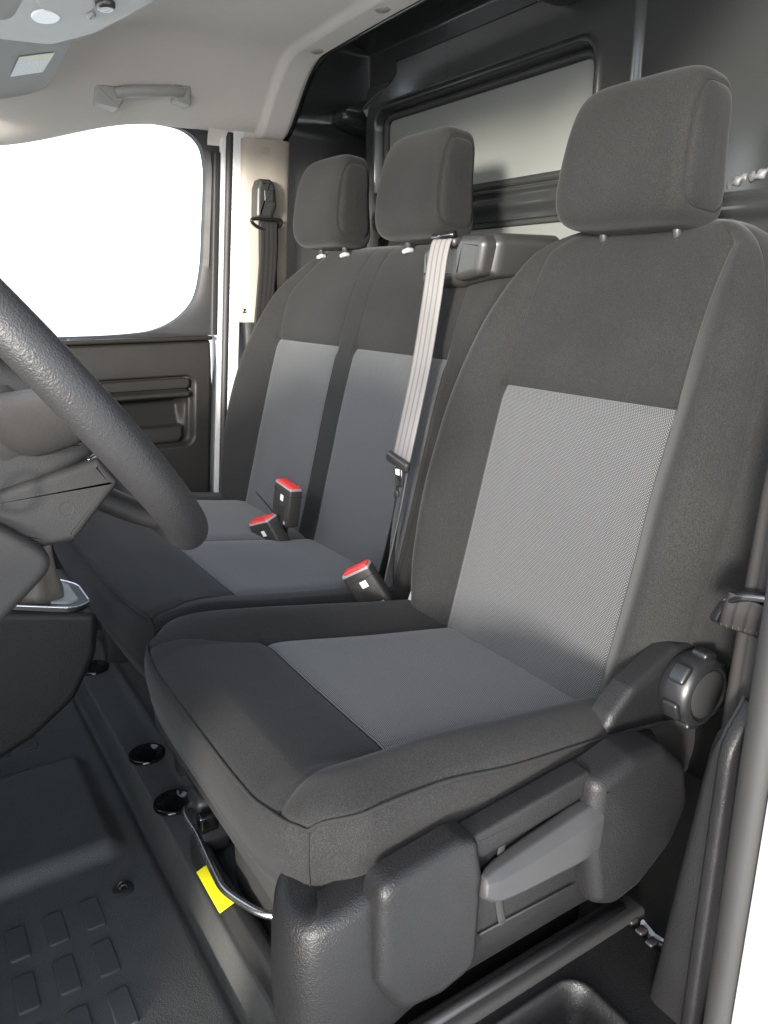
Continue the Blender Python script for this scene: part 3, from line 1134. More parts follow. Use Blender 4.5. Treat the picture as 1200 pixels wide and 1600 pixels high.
# cushion: sheet with skirt
def cushion(parent, x0, x1, xi0, xi1, yf_c, yf_bow, yi, zi_f, zs_f, crest, seedv, mids=(), skirt=.075, cornr=.03, inner_flat=None, names=("cushion", "cushion_insert")):
    W = (x1 - x0) / 2
    xc = (x0 + x1) / 2
    # u knots: seam, crest, insert edge ... insert edge, crest, seam
    inner = np.linspace(xi0, xi1, 70)
    for mpos in mids:
        inner = np.unique(np.concatenate([inner, mpos + np.array([-.006, -.003, 0, .003, .006])]))
    uu = np.concatenate([np.linspace(x0, xi0, 34)[:-1], inner, np.linspace(xi1, x1, 34)[1:]])
    tt = np.concatenate([np.linspace(.73, yi, 100)[:-1], np.linspace(yi, .5 * (yi + yf_c), 36)[:-1], np.linspace(.5 * (yi + yf_c), yf_c, 34)])
    UX, TY = np.meshgrid(uu, tt)
    k = np.clip((.5 * (yi + .73) - TY) / (.5 * (yi + .73) - yf_c), 0, 1)              # 0 in the rear, 1 at the front seam
    edge = np.abs((UX - xc) / W)
    YY = TY + yf_bow * edge ** 4 * k ** 2
    XX = xc + (UX - xc) * (1 - cornr / W * ss(.80, 1.0, k) ** 2 * ss(.75, 1, edge))
    zi = zi_f(TY)
    # lateral profile
    dl = np.where(UX < xi0, (xi0 - UX) / (xi0 - x0), np.where(UX > xi1, (UX - xi1) / (x1 - xi1), 0))
    zsm = zs_f(TY)
    zc = crest(TY)
    if inner_flat is not None:
        lf = UX < xi0
        zc = np.where(lf, inner_flat[0](TY), zc)
        zsm = np.where(lf, inner_flat[1](TY), zsm)
    # rises from insert edge to crest at 0.6, then rolls to seam at 1
    up = zi + (zc - zi) * np.sin(np.clip(dl / .62, 0, 1) * math.pi / 2) ** 1.4
    roll = zc + (zsm - zc) * np.clip((dl - .62) / .38, 0, 1) ** 2.2
    ZZ = np.where(dl <= .62, up, roll)
    # front roll down to the seam
    fr = np.clip((.5 * (yi + yf_c) - TY) / (.5 * (yi + yf_c) - yf_c), 0, 1)
    ZZ = ZZ - .020 * fr ** 2.6
    P = np.stack([XX, YY, ZZ], 2)
    disp = bumpy(P, .0014, 24, seedv)
    ji0, ji1 = np.argmin(np.abs(uu - xi0)), np.argmin(np.abs(uu - xi1))
    ii = np.argmin(np.abs(tt - yi))
    for j in (ji0, ji1):
        d = np.linalg.norm(P - P[:, j:j + 1, :], axis=2)
        disp += seam_groove(d) * ss(yi - .012, yi, TY)
    # the bolster seam carries on forward in a curve to the front seam
    for sgn, j in ((-1, ji0), (1, ji1)):
        target = UX - (uu[j] + sgn * .045 * (np.maximum(0, yi - TY) / (yi - yf_c)) ** 1.7)
        disp += seam_groove(np.abs(target), .0022, .0028, .0015) * (TY < yi) * 1.0
    disp += seam_groove(np.abs(P[..., 1] - P[ii:ii + 1, :, 1])) * ((UX >= xi0 - .002) & (UX <= xi1 + .002))
    for mpos in mids:
        disp += seam_groove(np.abs(UX - mpos), .002, .003, .004, .02) * ss(yi - .01, yi, TY)
    bd = np.minimum(np.minimum(np.abs(UX - x0), np.abs(UX - x1)), np.abs(TY - yf_c))
    disp += -.0035 * np.exp(-(bd / .0035) ** 2)
    nr, nc = P.shape[:2]
    fm = np.zeros((nr - 1, nc - 1), bool)
    fm[:ii, ji0:ji1] = True
    obs = panels(P, disp, False, [(names[0], "charcoal_knit", ~fm, None, None), (names[1], "dotted_cloth", fm, names[0], "dotted grey cloth panel on the seat cushion")],
                 lambda par, o: parent if par is None else o[par], np.stack([UX, TY], 2), flip=-1.0)
    N = grid_normals(P, False)
    # skirt round the outside: right edge rear->front, front right->left, left front->rear
    B = np.vstack([P[:, -1], P[-1, ::-1][1:], P[::-1, 0][1:]])
    nb = len(B)
    tg = np.gradient(B, axis=0)
    tg[:, 2] = 0
    tg /= np.maximum(np.linalg.norm(tg, axis=1, keepdims=True), 1e-9)
    out = np.stack([-tg[:, 1], tg[:, 0], np.zeros(nb)], 1)
    # smooth the outward direction at corners
    for _ in range(6):
        out = (np.roll(out, 1, 0) + out * 2 + np.roll(out, -1, 0)) / 4
    out /= np.maximum(np.linalg.norm(out, axis=1, keepdims=True), 1e-9)
    if (out[nb // 2] @ np.array((0, -1, 0))) < 0:
        out = -out
    rows = []
    corner = [len(P) - 1, len(P) - 1 + P.shape[1] - 1]
    cd_ = np.min([np.linalg.norm(B - B[c], axis=1) for c in corner], axis=0)
    for s in np.concatenate([[0, .02, .05], np.linspace(.09, 1, 22)]):
        h = -skirt * s
        o_ = .004 * math.sin(min(1, s * 1.5) * math.pi) - .012 * max(0, s - .75) / .25 - .003 * math.exp(-(s / .06) ** 2)
        rows.append(B + out * (o_ - .003 * np.exp(-(cd_ / .003) ** 2))[:, None] + np.array((0, 0, h)))
    S = np.array(rows)
    V, F = fix_normals(S.reshape(-1, 3), grid_faces(*S.shape[:2]))
    sk = mk("side_skirt", V, F, "charcoal_knit", obs[names[0]])
    # flip outwards if the automatic orientation went inwards
    me = sk.data
    p = me.polygons[len(me.polygons) // 2]
    mid = np.array(p.center) + np.array(worg(sk))
    if (np.array(p.normal) @ (mid - np.array((xc, .5, mid[2])))) < 0:
        me.flip_normals()
    mk('seam', *tube((B + out * -.0015 + np.array((0, 0, -.0006)))[::2], .0019, 6), 'seam_thread', obs[names[0]])
    for c in corner:
        mk('seam', *tube(S[1:-3, c] + out[c] * .0006, .0011, 5), 'seam_thread', obs[names[0]])
    NQ = -grid_normals(P, False)
    Q = P + NQ * (disp + .0004)[..., None]
    for j in (ji0, ji1):
        mk('seam', *tube(Q[:ii + 1, j][::2], .0010, 5), 'seam_thread', obs[names[0]])
    mk('seam', *tube(Q[ii, ji0:ji1 + 1], .0010, 5), 'seam_thread', obs[names[0]])
    return obs


zi_d = lambda y: .406 - .178 * (y - .379) - .16 * np.maximum(0, .27 - y) ** 1.0 * .6
zs_d = pchip([.20, .235, .278, .35, .45, .58, .73], [.436, .438, .440, .438, .422, .408, .385])
cr_d = pchip([.20, .235, .30, .373, .49, .60, .73], [.436, .440, .447, .450, .438, .423, .398])
cr_i = pchip([.20, .235, .30, .373, .49, .60, .73], [.432, .436, .436, .428, .408, .388, .365])
zs_i = pchip([.20, .235, .30, .373, .49, .60, .73], [.424, .424, .418, .405, .385, .365, .34])
cushion(drv, .118, .626, .216, .516, .224, .020, .379, zi_d, zs_d, cr_d, 5, inner_flat=(cr_i, zs_i), skirt=.095)

# under-tray closing the cushion
mk("cushion_tray", *rbox((.37, .45, .305), (.46, .42, .05), .012), "matte_black", drv, angle=40)


def headrest(parent, cx, cy, cz, w, hz, dpt, tilt, seedv, name="headrest"):
    """cushion with side gussets; loops lie in the y-z plane"""
    ni = np.linspace(-.90, .90, 64)
    kc = np.linspace((1 - .9 ** 6.0) ** (1 / 6.0), 0, 30)[1:]
    uc = (1 - kc ** 6.0) ** (1 / 6.0)
    us = np.concatenate([-uc[::-1], ni, uc])
    ks = np.concatenate([kc[::-1], (1 - np.abs(ni) ** 6.0) ** (1 / 6.0), kc])
    th = np.linspace(0, 2 * math.pi, 120, endpoint=False)
    P = []
    ss_, cs_ = np.sin(th), np.cos(th)
    ex = 2 / 4.2
    py = np.sign(cs_) * np.abs(cs_) ** ex
    pz = np.sign(ss_) * np.abs(ss_) ** ex
    for u, k in zip(us, ks):
        k = max(k, .002)
        kd = k ** 1.1
        yy = py * dpt * kd
        zz = pz * hz * k
        # narrower in depth towards the top, front bows back
        yy = yy * (1 - .18 * (zz / hz)) + .010 * (zz / hz) ** 2
        xx = np.full_like(yy, u * w) * (1 - .06 * (zz / hz) - .05 * (yy > 0) * (yy / dpt))
        P.append(np.stack([xx, yy, zz], 1))
    P = np.array(P) @ rotm('X', tilt).T + np.array((cx, cy, cz))
    disp = bumpy(P, .0010, 30, seedv)
    i0, i1 = np.argmin(np.abs(us + .958)), np.argmin(np.abs(us - .958))
    for i in (i0, i1):
        d = np.linalg.norm(P - P[i:i + 1], axis=2)
        disp += seam_groove(d, .003, .0026, .002, .010)
    N = grid_normals(P, True)
    fm = np.zeros((len(us) - 1, 120), bool)
    fm[i0:i1] = True
    fl = np.zeros_like(fm); fl[:i0] = True
    fr = np.zeros_like(fm); fr[i1:] = True
    flip = 1.0
    mid = P[len(us) // 2]
    if N[len(us) // 2, 0] @ (mid[0] - mid.mean(0)) < 0:
        flip = -1.0
    pan = panels(P, disp, True, [(name, "charcoal_knit", fm, None, None), ("side_gusset", "charcoal_knit", fl, name, None), ("side_gusset", "charcoal_knit", fr, name, None)],
                 lambda par, o: parent if par is None else o[par], None, flip)
    NQ = N * flip
    for i in (i0, i1):
        mk('seam', *tube(P[i] + NQ[i] * (disp[i] + .0009)[:, None], .0009, 5, True), 'seam_thread', pan[name])
    return pan[name]


def posts(parent, hr, cx, cy, z0, z1, half, gm='grey_clip'):
    for s in (-1, 1):
        mk("post", *tube([(cx + s * half, cy, z0), (cx + s * half, cy - .008, z1)], .006, 12), "dark_metal", hr)
        V, F = rbox((cx + s * half, cy - .004, z0 + .008), (.022, .016, .009), .004, 3, rotm('Y', -10))
        mk("post_guide", V, F, gm, parent, angle=50)


h = headrest(drv, .366, .866, 1.022, .107, .092, .052, -6, 11)
posts(drv, h, .366, .878, .906, .95, .060, "black_plastic")

# side valance (plastic): one shell wrapping round the front corner -- frame: y along, z up, x out
EX, EY, EN = Y, Z, X
vp = catmull([(.552, .246), (.568, .226), (.595, .211), (.622, .211), (.641, .221), (.650, .244), (.652, .30), (.652, .40), (.652, .50), (.651, .60), (.640, .645), (.610, .665)], 8)
vt = pchip([.20, .24, .30, .45, .56, .67], [.364, .370, .384, .402, .408, .395])(vp[:, 1])
vb = pchip([.20, .24, .28, .34, .55, .67], [.180, .195, .216, .234, .234, .25])(vp[:, 1])
tg = np.gradient(vp, axis=0)
tg /= np.linalg.norm(tg, axis=1, keepdims=True)
nm = np.stack([tg[:, 1], -tg[:, 0]], 1)
rows = []
for s, off_, dz in [(0, -.020, .004), (0, -.010, .000), (0, -.003, .004), (.06, .0, .0), (.2, .003, 0), (.4, .005, 0), (.6, .005, 0), (.8, .003, 0), (.93, .0, 0), (1, -.004, -.004), (1, -.014, -.001), (1, -.044, -.006)]:
    q = vp + nm * off_
    rows.append(np.column_stack([q, vb + (vt - vb) * s + dz]))
rows = np.array(rows)
V, F = fix_normals(rows.reshape(-1, 3), grid_faces(*rows.shape[:2]))
val = mk("side_valance", V, F, "black_grain", drv)
me = val.data
pc = me.polygons[len(me.polygons) // 2]
if pc.normal[0] < 0 and abs(pc.normal[0]) > .5:
    me.flip_normals()
# raised caps
capf = round_poly([(.272, .398), (.355, .408), (.374, .402), (.381, .36), (.377, .262), (.335, .252), (.290, .258), (.270, .30)], [.018, .02, .012, .02, .022, .03, .03, .03], 5)
mk("front_cap", *puff(capf, (.650, 0, 0), EX, EY, EN, .020, .012, .01, 6, .002), "black_grain", drv, angle=60)
capr = round_poly([(.508, .408), (.56, .420), (.61, .414), (.648, .382), (.662, .33), (.640, .285), (.590, .252), (.550, .245), (.520, .262), (.506, .33)], [.014, .03, .03, .03, .03, .04, .04, .03, .02, .03], 5)
mk("rear_cap", *puff(capr, (.650, 0, 0), EX, EY, EN, .029, .014, .012, 6, .003), "black_grain", drv, angle=60)
strip = round_poly([(.36, .400), (.52, .414), (.52, .386), (.38, .372)], .010, 5)
mk("top_strip", *puff(strip, (.650, 0, 0), EX, EY, EN, .012, .004, .01, 4), "black_grain", drv, angle=60)
mk("groove_line", *tube([(.6578, .385, .285), (.6578, .51, .281)], .0012, 6), "matte_black", drv)
# curved slot for the lever
a = np.linspace(-.5, .5, 14)
path = np.stack([np.full(14, .6575), .414 - .016 * np.cos(a * 2.2) + .008, .340 - .115 * a], 1)
mk("lever_slot", *tube(path, .0045, 8, ry=.0016, up=(0, 1, 0)), "matte_black", drv)
# height lever
lv = [(.376, .352, .009, .009), (.388, .350, .015, .015), (.42, .351, .020, .018), (.46, .353, .024, .019), (.495, .355, .027, .020), (.515, .356, .027, .017)]
rings = []
for (yy, zc, hh, dd) in lv:
    q = round_poly([(-dd * .7, -hh), (dd * .35, -hh), (dd * .80, -hh * .55), (dd * .62, hh * .55), (dd * .1, hh), (-dd * .7, hh)], .005, 4)
    rings.append(np.column_stack([.670 + q[:, 0], yy + q[:, 1] * .22, zc + q[:, 1]]))
rr_ = np.array(rings)
rings = [catmull(rr_[:, j], 5) for j in range(rr_.shape[1])]
rings = list(np.array(rings).transpose(1, 0, 2))
V, F = fix_normals(*loft(rings))
mk("height_lever", V, F, "lever_grey", drv, angle=75)

# recliner cover and knob
rc = round_poly([(.572, .390), (.588, .428), (.618, .452), (.690, .482), (.745, .476), (.760, .40), (.735, .30), (.66, .27), (.60, .33)], [.01, .02, .02, .02, .02, .03, .03, .04, .03], 5)
mk("recliner_cover", *puff(rc, (.596, 0, 0), EX, EY, EN, .028, .009, .0, 5), "black_grain", drv, angle=60)
kb = mk("recliner_knob", *lathe([(.028, -.014), (.0385, -.006), (.0405, .006), (.0395, .020), (.036, .027), (.031, .029), (.029, .0265), (.010, .027)], (.632, .696, .438), X, 40), "knob_grey", drv, angle=50)
for k in range(6):
    ang = R(60 * k + 18)
    c = np.array((.644, .696 + .0405 * math.cos(ang), .438 + .0405 * math.sin(ang)))
    rot = rotm('X', math.degrees(ang))
    V, F = rbox((0, 0, 0), (.020, .008, .022), .004, 3)
    mk("grip_lug", V @ rot.T + c, F, "knob_grey", kb, angle=50)
mk("knob_cap", *lathe([(.027, .024), (.027, .0275), (.024, .029), (.004, .0292)], (.632, .696, .438), X, 32), "black_plastic", kb, angle=50)
# base, rails, pull bar
mk("seat_base", *rbox((.355, .51, .14), (.33, .38, .26), .02), "matte_black", drv, angle=40)
mk("seat_rail", *tube([(.607, .16, .137), (.607, .66, .137)], .0045, 12, ry=.006), "dark_metal", drv)
mk("rail_bed", *rbox((.60, .42, .10), (.035, .55, .05), .006), "matte_black", drv, angle=40)
mk("pull_bar", *tube(catmull([(.110, .300, .120), (.125, .278, .121), (.191, .274, .122), (.27, .268, .122), (.300, .268, .121), (.336, .280, .120), (.368, .297, .120), (.40, .34, .12)], 6), .0052, 10), "steel", drv)
mk("bar_bracket", *rbox((.118, .315, .09), (.05, .05, .10), .01), "dark_metal", drv, angle=40)
mk("catch", *rbox((.157, .300, .115), (.018, .03, .03), .005), "gloss_black", drv, angle=40)

# ---- bench for two
bn = thing("bench_seat", "two person passenger bench with twin dotted grey panels and two headrests", "bench seat", (-.30, .45, .02))
f_l = pchip(BB, [-.680, -.705, -.738, -.752, -.745, -.727, -.700, -.658, -.605, -.565, -.520, -.47])
f_r = pchip(BB, [.088, .095, .098, .098, .100, .108, .120, .138, .150, .148, .13, .09])


def ctrl_b(b):
    l, r, cf, cb, bo = float(f_l(b)), float(f_r(b)), float(f_cf(b)), float(f_cb(b)), float(f_bo(b)) * .9
    th = max(cf - cb, .002)
    i0 = max(-.585, l + .08 * min(1, th / .1))
    i1 = min(.060, r - .03)
    return [(-.300, cf), (-.268, cf), (-.236, cf), (-.09, cf - .001), (i1, cf + .002), (i1 + (r - i1) * .55, cf + .004 * min(1, th / .1)), (r - .006, cf - .10 * th), (r, cf - .5 * th), (r - .02, cb + .1 * th), (r - .3, cb), (l + .3, cb), (l + .022, cb + .1 * th), (l - .002, cf - .48 * th), (l + .008, cf + bo * .55 - .16 * th), (l + (i0 - l) * .48, cf + bo * .92), (i0, cf + .003), (-.445, cf - .001)]


brows = rows_with(np.concatenate([np.linspace(-.10, .55, 150), np.linspace(.553, .630, 30)]), .410)
spans = [8, 8, 18, 18, 8, 8, 8, 8, 6, 6, 6, 8, 10, 14, 14, 20, 20]
build_back(ctrl_b, brows, spans,
           [(15, -.2, .60, 1.0), (0, -.2, .61, .12), (2, -.2, .61, .12), (4, -.2, .60, .4), (13, -.2, .60, .3), (6, -.2, .6, .3)],
           [(.410, 15, 0, 1.2), (.410, 2, 4, 1.2)],
           [("backrest_insert", "dotted_cloth", [(15, 0, -.2, .410)], "backrest", "dotted grey backrest panel of the window place"),
            ("backrest_insert", "dotted_cloth", [(2, 4, -.2, .410)], "backrest", "dotted grey backrest panel of the middle place"),
            ("backrest", "charcoal_knit", None, None, None)], bn, 8)
zi_b = lambda y: .408 - .150 * (y - .41) - .10 * np.maximum(0, .31 - y)
zs_b = pchip([.20, .27, .33, .45, .60, .73], [.405, .408, .404, .388, .362, .345])
cr_b = pchip([.20, .27, .33, .45, .60, .73], [.426, .424, .421, .402, .380, .360])
cushion(bn, -.715, .100, -.620, .045, .250, .022, .408, zi_b, zs_b, cr_b, 9, mids=(-.265,), skirt=.12)
mk("cushion_tray", *rbox((-.31, .52, .29), (.74, .40, .08), .012), "matte_black", bn, angle=40)
mk("bench_base", *rbox((-.32, .60, .15), (.66, .36, .26), .02), "matte_black", bn, angle=40)
for cx in (-.60, -.10):
    mk("support_leg", *rbox((cx, .36, .15), (.04, .05, .26), .01), "dark_metal", bn, angle=40)
for cx in (-.452, -.112):
    h = headrest(bn, cx - .004, .870, 1.032, .102, .092, .048, -6, 20 + int(-cx * 100))
    posts(bn, h, cx, .872, .918, .965, .052)
# belt outlet housing on the bench's shoulder
gu = mk("belt_outlet", *puff(round_poly([(-.042, .862), (.055, .860), (.150, .876), (.160, .928), (.145, .940), (.045, .942), (-.038, .926)], [.014, .02, .012, .015, .015, .02, .02], 5), (0, .852, 0), X, Z, -Y, .046, .020, .09, 6), "guide_plastic", bn, angle=60)
P = round_poly([(.076, .868), (.142, .878), (.154, .926), (.140, .937), (.096, .939), (.081, .920)], .014, 5)
mk("outlet_cover", *puff(P, (0, .806, 0), X, Z, -Y, .020, .012, .02, 6), "guide_plastic", gu, angle=60)
mk("slot_bezel", *rbox((.046, .806, .930), (.058, .030, .016), .006), "black_plastic", gu, angle=40)
mk("slot_roller", *tube([(.020, .792, .938), (.074, .792, .940)], .006, 10), "gloss_black", gu)

# ---- centre belt: from the outlet, over the backrest, down to the buckle gap
bt = thing("seat_belt", "light grey striped belt hanging over the middle place of the bench", "seat belt", (.06, .75, .40))
pb = catmull([(.046, .803, .936), (.047, .790, .934), (.047, .783, .918), (.049, .768, .84), (.051, .748, .74), (.053, .727, .66), (.055, .705, .58)], 10)
wv = np.array((1.0, .10, .0))
V, F, U = ribbon(pb, wv, .046, .0016)
mk("webbing", V, F, "belt_grey", bt, uv=U)
pb2 = catmull([(.055, .705, .572), (.056, .695, .52), (.057, .680, .45), (.058, .668, .39), (.060, .662, .33)], 8)
W2 = np.array([(math.cos(q), -math.sin(q), 0) for q in np.linspace(.3, 1.25, len(pb2))])
V, F, U = ribbon(pb2, W2, np.linspace(.020, .046, len(pb2)), .0016)
mk("lap_webbing", V, F, "belt_dark", bt, uv=U)
V, F, U = ribbon(pb2 + np.array((.010, .006, 0)), W2, np.linspace(.014, .04, len(pb2)), .0016)
mk("lap_webbing", V, F, "belt_grey", bt, uv=U)
mk("tongue_bar", *rbox((.055, .700, .582), (.062, .012, .018), .005, 3, rotm('Y', 12)), "guide_plastic", bt, angle=40)
mk("tongue_plate", *rbox((.061, .697, .558), (.020, .003, .034), .0014), "chrome", bt, angle=40)
mk("tongue_label", *rbox((.061, .6945, .566), (.010, .001, .010), .0004), "white_label", bt, angle=40)
mk("stop_button", *rbox((.063, .692, .530), (.012, .006, .012), .002), "black_plastic", bt, angle=40)


def buckle(loc, rot, label, size=(.060, .028, .085), stalk=True, side_tag=(0, -1)):
    """belt buckle, local z up along its length, red button on top"""
    t = thing("belt_buckle", label, "buckle", tuple(loc), "red button belt buckles")
    sx, sy, sz = size
    loc = np.array(loc)

    def put(name, c, s, bev, mat, par=t, ang=40):
        V, F = rbox(c, s, bev, 3)
        return mk(name, V @ rot.T + loc, F, mat, par, angle=ang)
    bd = put("casing", (0, 0, 0), (sx, sy, sz), .005, "buckle_black")
    put("rim", (0, 0, sz / 2 - .002), (sx - .002, sy - .002, .010), .003, "grey_clip")
    put("button", (.002, -.0015, sz / 2 + .0022), (sx - .008, sy - .006, .007), .0025, "buckle_red")
    put("seam_line", (0, 0, sz / 2 - .014), (sx + .0008, sy + .0008, .0012), .0003, "matte_black", bd)
    put("press_tag", (.004, -sy / 2 - .0004, sz / 2 - .024), (.012, .001, .012), .0004, "white_label", bd)
    put("moulded_plate", (.004, -sy / 2 - .0003, -sz / 2 + .026), (.030, .0012, .026), .0005, "black_plastic", bd)
    for s in (-1, 1):
        put("rivet", (s * (sx / 2 - .010), -sy / 2 - .0006, -sz / 2 + .008), (.006, .0018, .006), .0009, "grey_clip", bd)
    if stalk:
        put("strap", (0, 0, -sz / 2 - .035), (.030, .004, .08), .0015, "belt_dark")
    return t


buckle((-.252, .640, .446), rotm('Y', 6) @ rotm('X', -6), "upright belt buckle standing tallest in the middle of the bench", (.070, .028, .078))
buckle((-.272, .612, .380), rotm('Z', 10) @ rotm('Y', -20) @ rotm('X', 18), "low tilted belt buckle in the bench crease beside the upright one", (.072, .030, .070), False)
buckle((.100, .612, .392), rotm('Z', 40) @ rotm('Y', -30) @ rotm('X', 8), "tilted belt buckle between the bench and the driver's seat", (.052, .027, .072), False)
# loose strap tab by the upright buckle
V, F, U = ribbon(catmull([(-.300, .650, .395), (-.335, .640, .418), (-.375, .632, .440)], 6), (0.1, -.6, .8), .022, .0018)
tag(mk("strap_tab", V, F, "belt_dark", uv=U), "short loose black strap tab beside the upright buckle", "strap")
for k, off_ in enumerate((0, .012)):
    pth = catmull([(-.272 + off_, .632, .412), (-.255 + off_, .622, .392), (-.262 + off_, .630, .36)], 6)
    tag(mk("buckle_wire", *tube(pth, .0025, 8), "rubber"), ("left" if k == 0 else "right") + " thin black wire loop below the upright buckle", "wire", "wires below the upright buckle")
tag(mk("seat_bracket", *rbox((.158, .665, .385), (.018, .012, .05), .003, 3, rotm('Y', 25)), "grey_clip", angle=40), "small pale metal bracket between bench and driver's seat", "bracket")

# ---- belt on the far pillar
fb = thing("seat_belt", "dark striped belt hanging on the cream pillar by the window", "seat belt", (-.77, .85, .6))
V, F = puff(round_poly([(.825, 1.022), (.868, 1.020), (.882, 1.05), (.880, 1.098), (.868, 1.112), (.838, 1.112), (.830, 1.09)], .008, 4), (-.775, 0, 0), Y, Z, X, .028, .010, .01, 5)
mk("height_adjuster", V, F, "black_plastic", fb, angle=50)
V, F = puff(round_poly([(.847, 1.060), (.872, 1.060), (.872, 1.088), (.847, 1.088)], .003, 3), (-.748, 0, 0), Y, Z, X, .003, .002, .002, 2)
mk("adjuster_button", V, F, "black_plastic", fb, angle=50)
a = np.linspace(0, 2 * math.pi, 40, endpoint=False)
mk("guide_loop", *tube(np.stack([-.752 + 0 * a, .853 + .040 * np.cos(a), 1.012 + .012 * np.sin(a) + .004 * np.cos(2 * a)], 1), .0045, 8, True), "gloss_black", fb)
V, F, U = ribbon(catmull([(-.748, .856, 1.015), (-.747, .853, .95), (-.750, .842, .85), (-.752, .830, .76), (-.755, .815, .62)], 8), (.12, 1, 0), .047, .0018)
mk("webbing", V, F, "belt_dark", fb, uv=U)
V, F, U = ribbon(catmull([(-.766, .862, 1.015), (-.768, .858, .90), (-.772, .850, .70)], 8), (.12, 1, 0), .047, .0018)
mk("webbing", V, F, "belt_dark", fb, uv=U)

# ---- driver's belt at the right edge
nb_ = thing("seat_belt", "dark driver's belt with a stitched loop at the right edge", "seat belt", (.72, .66, .40))
V, F, U = ribbon(catmull([(.742, .672, .80), (.730, .668, .70), (.728, .664, .60), (.727, .661, .52), (.727, .658, .43), (.727, .655, .34)], 10), (1, .35, 0), .044, .0018)
mk("webbing", V, F, "belt_dark", nb_, uv=U)
pth = catmull([(.690, .642, .552), (.700, .640, .572), (.716, .642, .584), (.745, .655, .586), (.765, .662, .585)], 6)
mk("guide_loop", *tube(pth, .0052, 10), "gloss_black", nb_)
V, F, U = ribbon(catmull([(.724, .644, .582), (.721, .643, .566), (.718, .646, .548)], 8), (1, .35, 0), .044, .004)
mk("stitched_fold", V, F, "belt_dark", nb_, uv=U)
for k in range(7):
    q = -.016 + .005 * k
    mk("stitch", *tube([(.716 + q, .6425 + .35 * q, .553), (.7163 + q, .6425 + .35 * q, .549)], .0006, 5), "lever_grey", nb_)
# ================================================================== STEERING, DASH
# ---- wheel: centre, plane (x, WT), normal WN towards the driver
WC = np.array((.366, .113, .783))
WT = np.array((0, -.592, .806)); WT /= np.linalg.norm(WT)
WN = np.array((0, .806, .592)); WN /= np.linalg.norm(WN)
sw = thing("steering_wheel", "black leather steering wheel crossing the left of the picture", "steering wheel", tuple(WC - .19 * WT))
a = np.linspace(0, 2 * math.pi, 160, endpoint=False)
RR = .181
path = WC + RR * np.cos(a)[:, None] * X + RR * np.sin(a)[:, None] * WT
rings = []
n = 28
V, F = [], []
for i, t_ in enumerate(a):
    rad = math.cos(t_) * X + math.sin(t_) * WT
    for k in range(n):
        q = 2 * math.pi * k / n
        rr = .0170 * (1 + .05 * math.cos(2 * q))
        # stitched seam on the inner front of the rim
        dq = abs((q - 2.5 + math.pi) % (2 * math.pi) - math.pi)
        rr -= .0010 * math.exp(-(dq / .09) ** 2)
        V.append(WC + (RR + rr * math.cos(q)) * rad + 1.10 * rr * math.sin(q) * WN)
for i in range(len(a)):
    for k in range(n):
        i2, k2 = (i + 1) % len(a), (k + 1) % n
        F.append((i * n + k, i * n + k2, i2 * n + k2, i2 * n + k))
V, F = fix_normals(V, F)
mk("rim", V, F, "leather_rim", sw)
# hub and spokes
hub = WC - .035 * WN
mk("hub", *lathe([(.050, -.055), (.062, -.03), (.066, .0), (.062, .012), (.045, .022), (.01, .026)], hub, WN, 36), "dash_plastic", sw, angle=60)
for (ang, r1) in ((R(-90), .172), (R(180), .174), (R(0), .174)):
    dv_ = math.cos(ang) * X + math.sin(ang) * WT
    pth = catmull([hub + dv_ * .045 - WN * .012, hub + dv_ * .09 - WN * .004, hub + dv_ * .14 + WN * .014, hub + dv_ * r1 + WN * .030], 6)
    k = len(pth)
    mk("spoke", *tube(pth, list(np.linspace(.014, .011, k)), 14, ry=list(np.linspace(.034, .021, k)), up=tuple(WN)), "dash_plastic", sw)

# ---- steering column shroud
sc_ = thing("steering_column", "dark plastic steering column shroud behind the wheel", "steering column", (.37, .0, .60))
def sidebox(name, poly, x0, x1, r, rr, mat, par, ang=50):
    P = round_poly(poly, r, 5)
    V1, F1 = puff(P, ((x0 + x1) / 2, 0, 0), Y, Z, X, (x1 - x0) / 2, rr, (x1 - x0) / 2, 5)
    return mk(name, V1, F1, mat, par, angle=ang)
sidebox("upper_shroud", [(-.12, .72), (.055, .682), (.105, .700), (.152, .726), (.130, .780), (.06, .82), (-.12, .84)], .31, .424, .02, .016, "dash_plastic", sc_)
lo = sidebox("lower_shroud", [(-.10, .700), (.055, .667), (.091, .652), (.1175, .654), (.159, .699), (.144, .722), (.055, .702), (-.10, .73)], .31, .430, .006, .006, "dash_plastic", sc_)
mk("screw_hole", *lathe([(.006, .0), (.0058, .0012), (.0045, .0002), (.001, -.0005)], (.4290, .113, .683), X, 18), "dash_plastic", lo, angle=60)
mk("screw_hole", *lathe([(.008, .0), (.0078, .0014), (.006, .0002), (.001, -.0005)], (.4225, .100, .738), X, 18), "dash_plastic", sc_, angle=60)
mk("gap_insert", *rbox((.372, .150, .722), (.10, .03, .018), .005, 3, rotm('X', 36)), "gloss_black", sc_, angle=40)

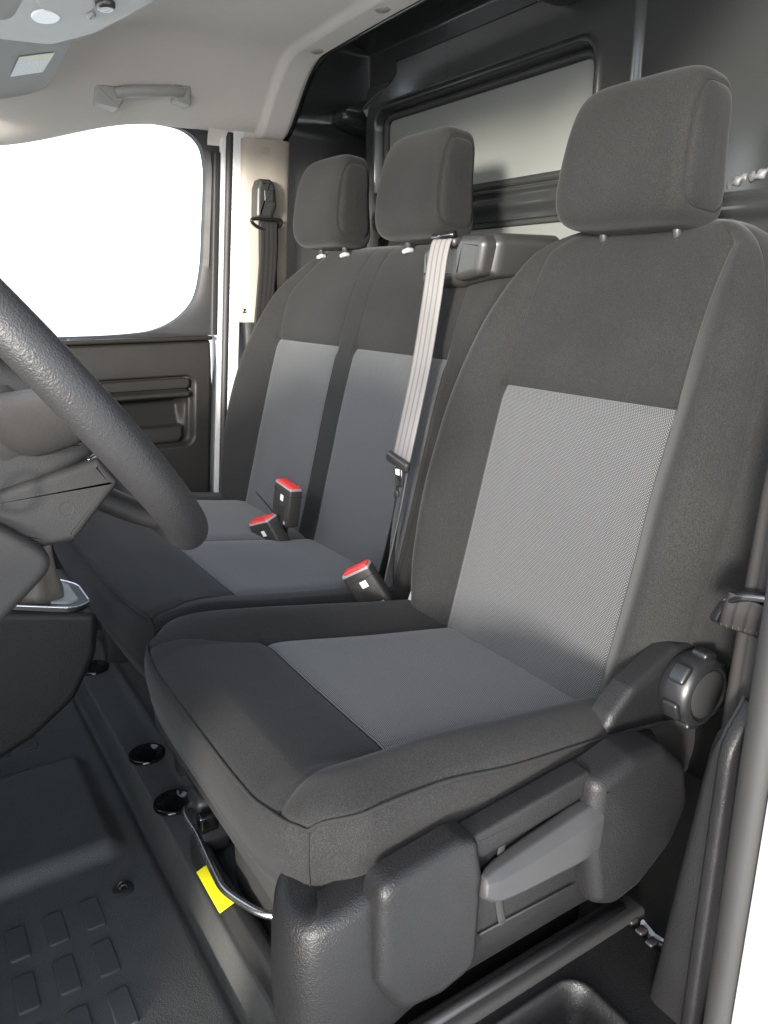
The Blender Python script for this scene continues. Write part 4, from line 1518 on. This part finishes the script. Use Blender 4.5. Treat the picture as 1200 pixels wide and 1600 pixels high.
# ---- instrument hood / dash body behind the wheel
da = thing("dashboard", "dark dashboard with instrument hood and knee panel behind the steering wheel", "dashboard", (.2, -.2, .4))
sidebox("instrument_hood", [(-.45, .62), (-.05, .66), (.035, .74), (.060, .775), (.03, .796), (-.10, .815), (-.45, .80)], .16, .40, .03, .03, "dash_plastic", da)
sidebox("dash_body", [(-.60, .30), (-.28, .30), (-.20, .50), (-.16, .62), (-.20, .70), (-.60, .74)], -.76, .70, .04, .03, "dash_plastic", da)
sidebox("knee_panel", [(-.25, .48), (.00, .570), (.040, .588), (.104, .644), (.065, .678), (.01, .712), (-.25, .78)], .25, .445, .026, .009, "dash_plastic", da)
mk("firewall_blocker", *rbox((-.04, -.47, .20), (1.5, .04, .44), .005), "matte_black", da, angle=40)
a = np.linspace(0, 2 * math.pi, 36, endpoint=False)
mk("trim_ring", *tube(np.stack([.452 + 0 * a, .0455 + .016 * np.cos(a), .706 + .016 * np.sin(a)], 1), .0020, 8, True), "chrome", da)

# ---- gear lever console
gp = thing("gear_console", "rounded grained gear lever console jutting from the dashboard", "console", (.02, .10, .25))
prof = [(-.20, .20), (.02, .225), (.10, .258), (.160, .300), (.196, .360), (.206, .424), (.10, .452), (-.20, .50)]
P = round_poly(prof, [.03, .03, .05, .05, .05, .018, .03, .03], 6)
mk("pod", *puff(P, (-.03, 0, 0), Y, Z, X, .075, .012, .13, 7), "black_grain", gp, angle=60)
# chrome framed gaiter plate on the pod's top
td = np.array((0, .103, -.028)); td /= np.linalg.norm(td)
tn = np.cross(X, td); tn = tn if tn[2] > 0 else -tn
P = round_poly([(-.075, -.10), (.055, -.10), (.060, .05), (.030, .075), (-.050, .075), (-.078, .04)], [.01, .01, .03, .03, .03, .03], 5)
po = np.array((-.02, .128, .4455))
mk("plate", *puff(P, po, X, td, tn, .004, .003, .004, 3), "black_plastic", gp, angle=50)
Q = np.array([po + p[0] * X + p[1] * td + tn * .004 for p in P])
mk("chrome_frame", *tube(Q, .0018, 8, True), "steel", gp)
mk("gaiter_base", *puff(inset(P, .014), po, X, td, tn, .007, .003, 0, 3), "grey_clip", gp, angle=50)
gl_ = thing("gear_lever", "pleated gaiter of the gear lever above the console", "gear lever", tuple(po))
rings = []
for q, h_ in ((1.0, .004), (.86, .02), (.62, .045), (.45, .075), (.34, .10), (.30, .125)):
    ang = np.linspace(0, 2 * math.pi, 48, endpoint=False)
    pl = 1 + .09 * np.sin(ang * 6 + h_ * 30) * (q < .95)
    rings.append(po - td * .005 + tn * h_ + np.outer(.052 * q * pl * np.cos(ang), X) + np.outer(.050 * q * pl * np.sin(ang), td))
mk("gaiter", *fix_normals(*loft(rings)), "gaiter", gl_)
mk("stick", *tube([po + tn * .11, po + tn * .17], .010, 12), "dark_metal", gl_)
mk("knob", *lathe([(.014, .0), (.024, .015), (.027, .04), (.024, .062), (.012, .072), (.002, .074)], po + tn * .16, tn, 24), "black_plastic", gl_)
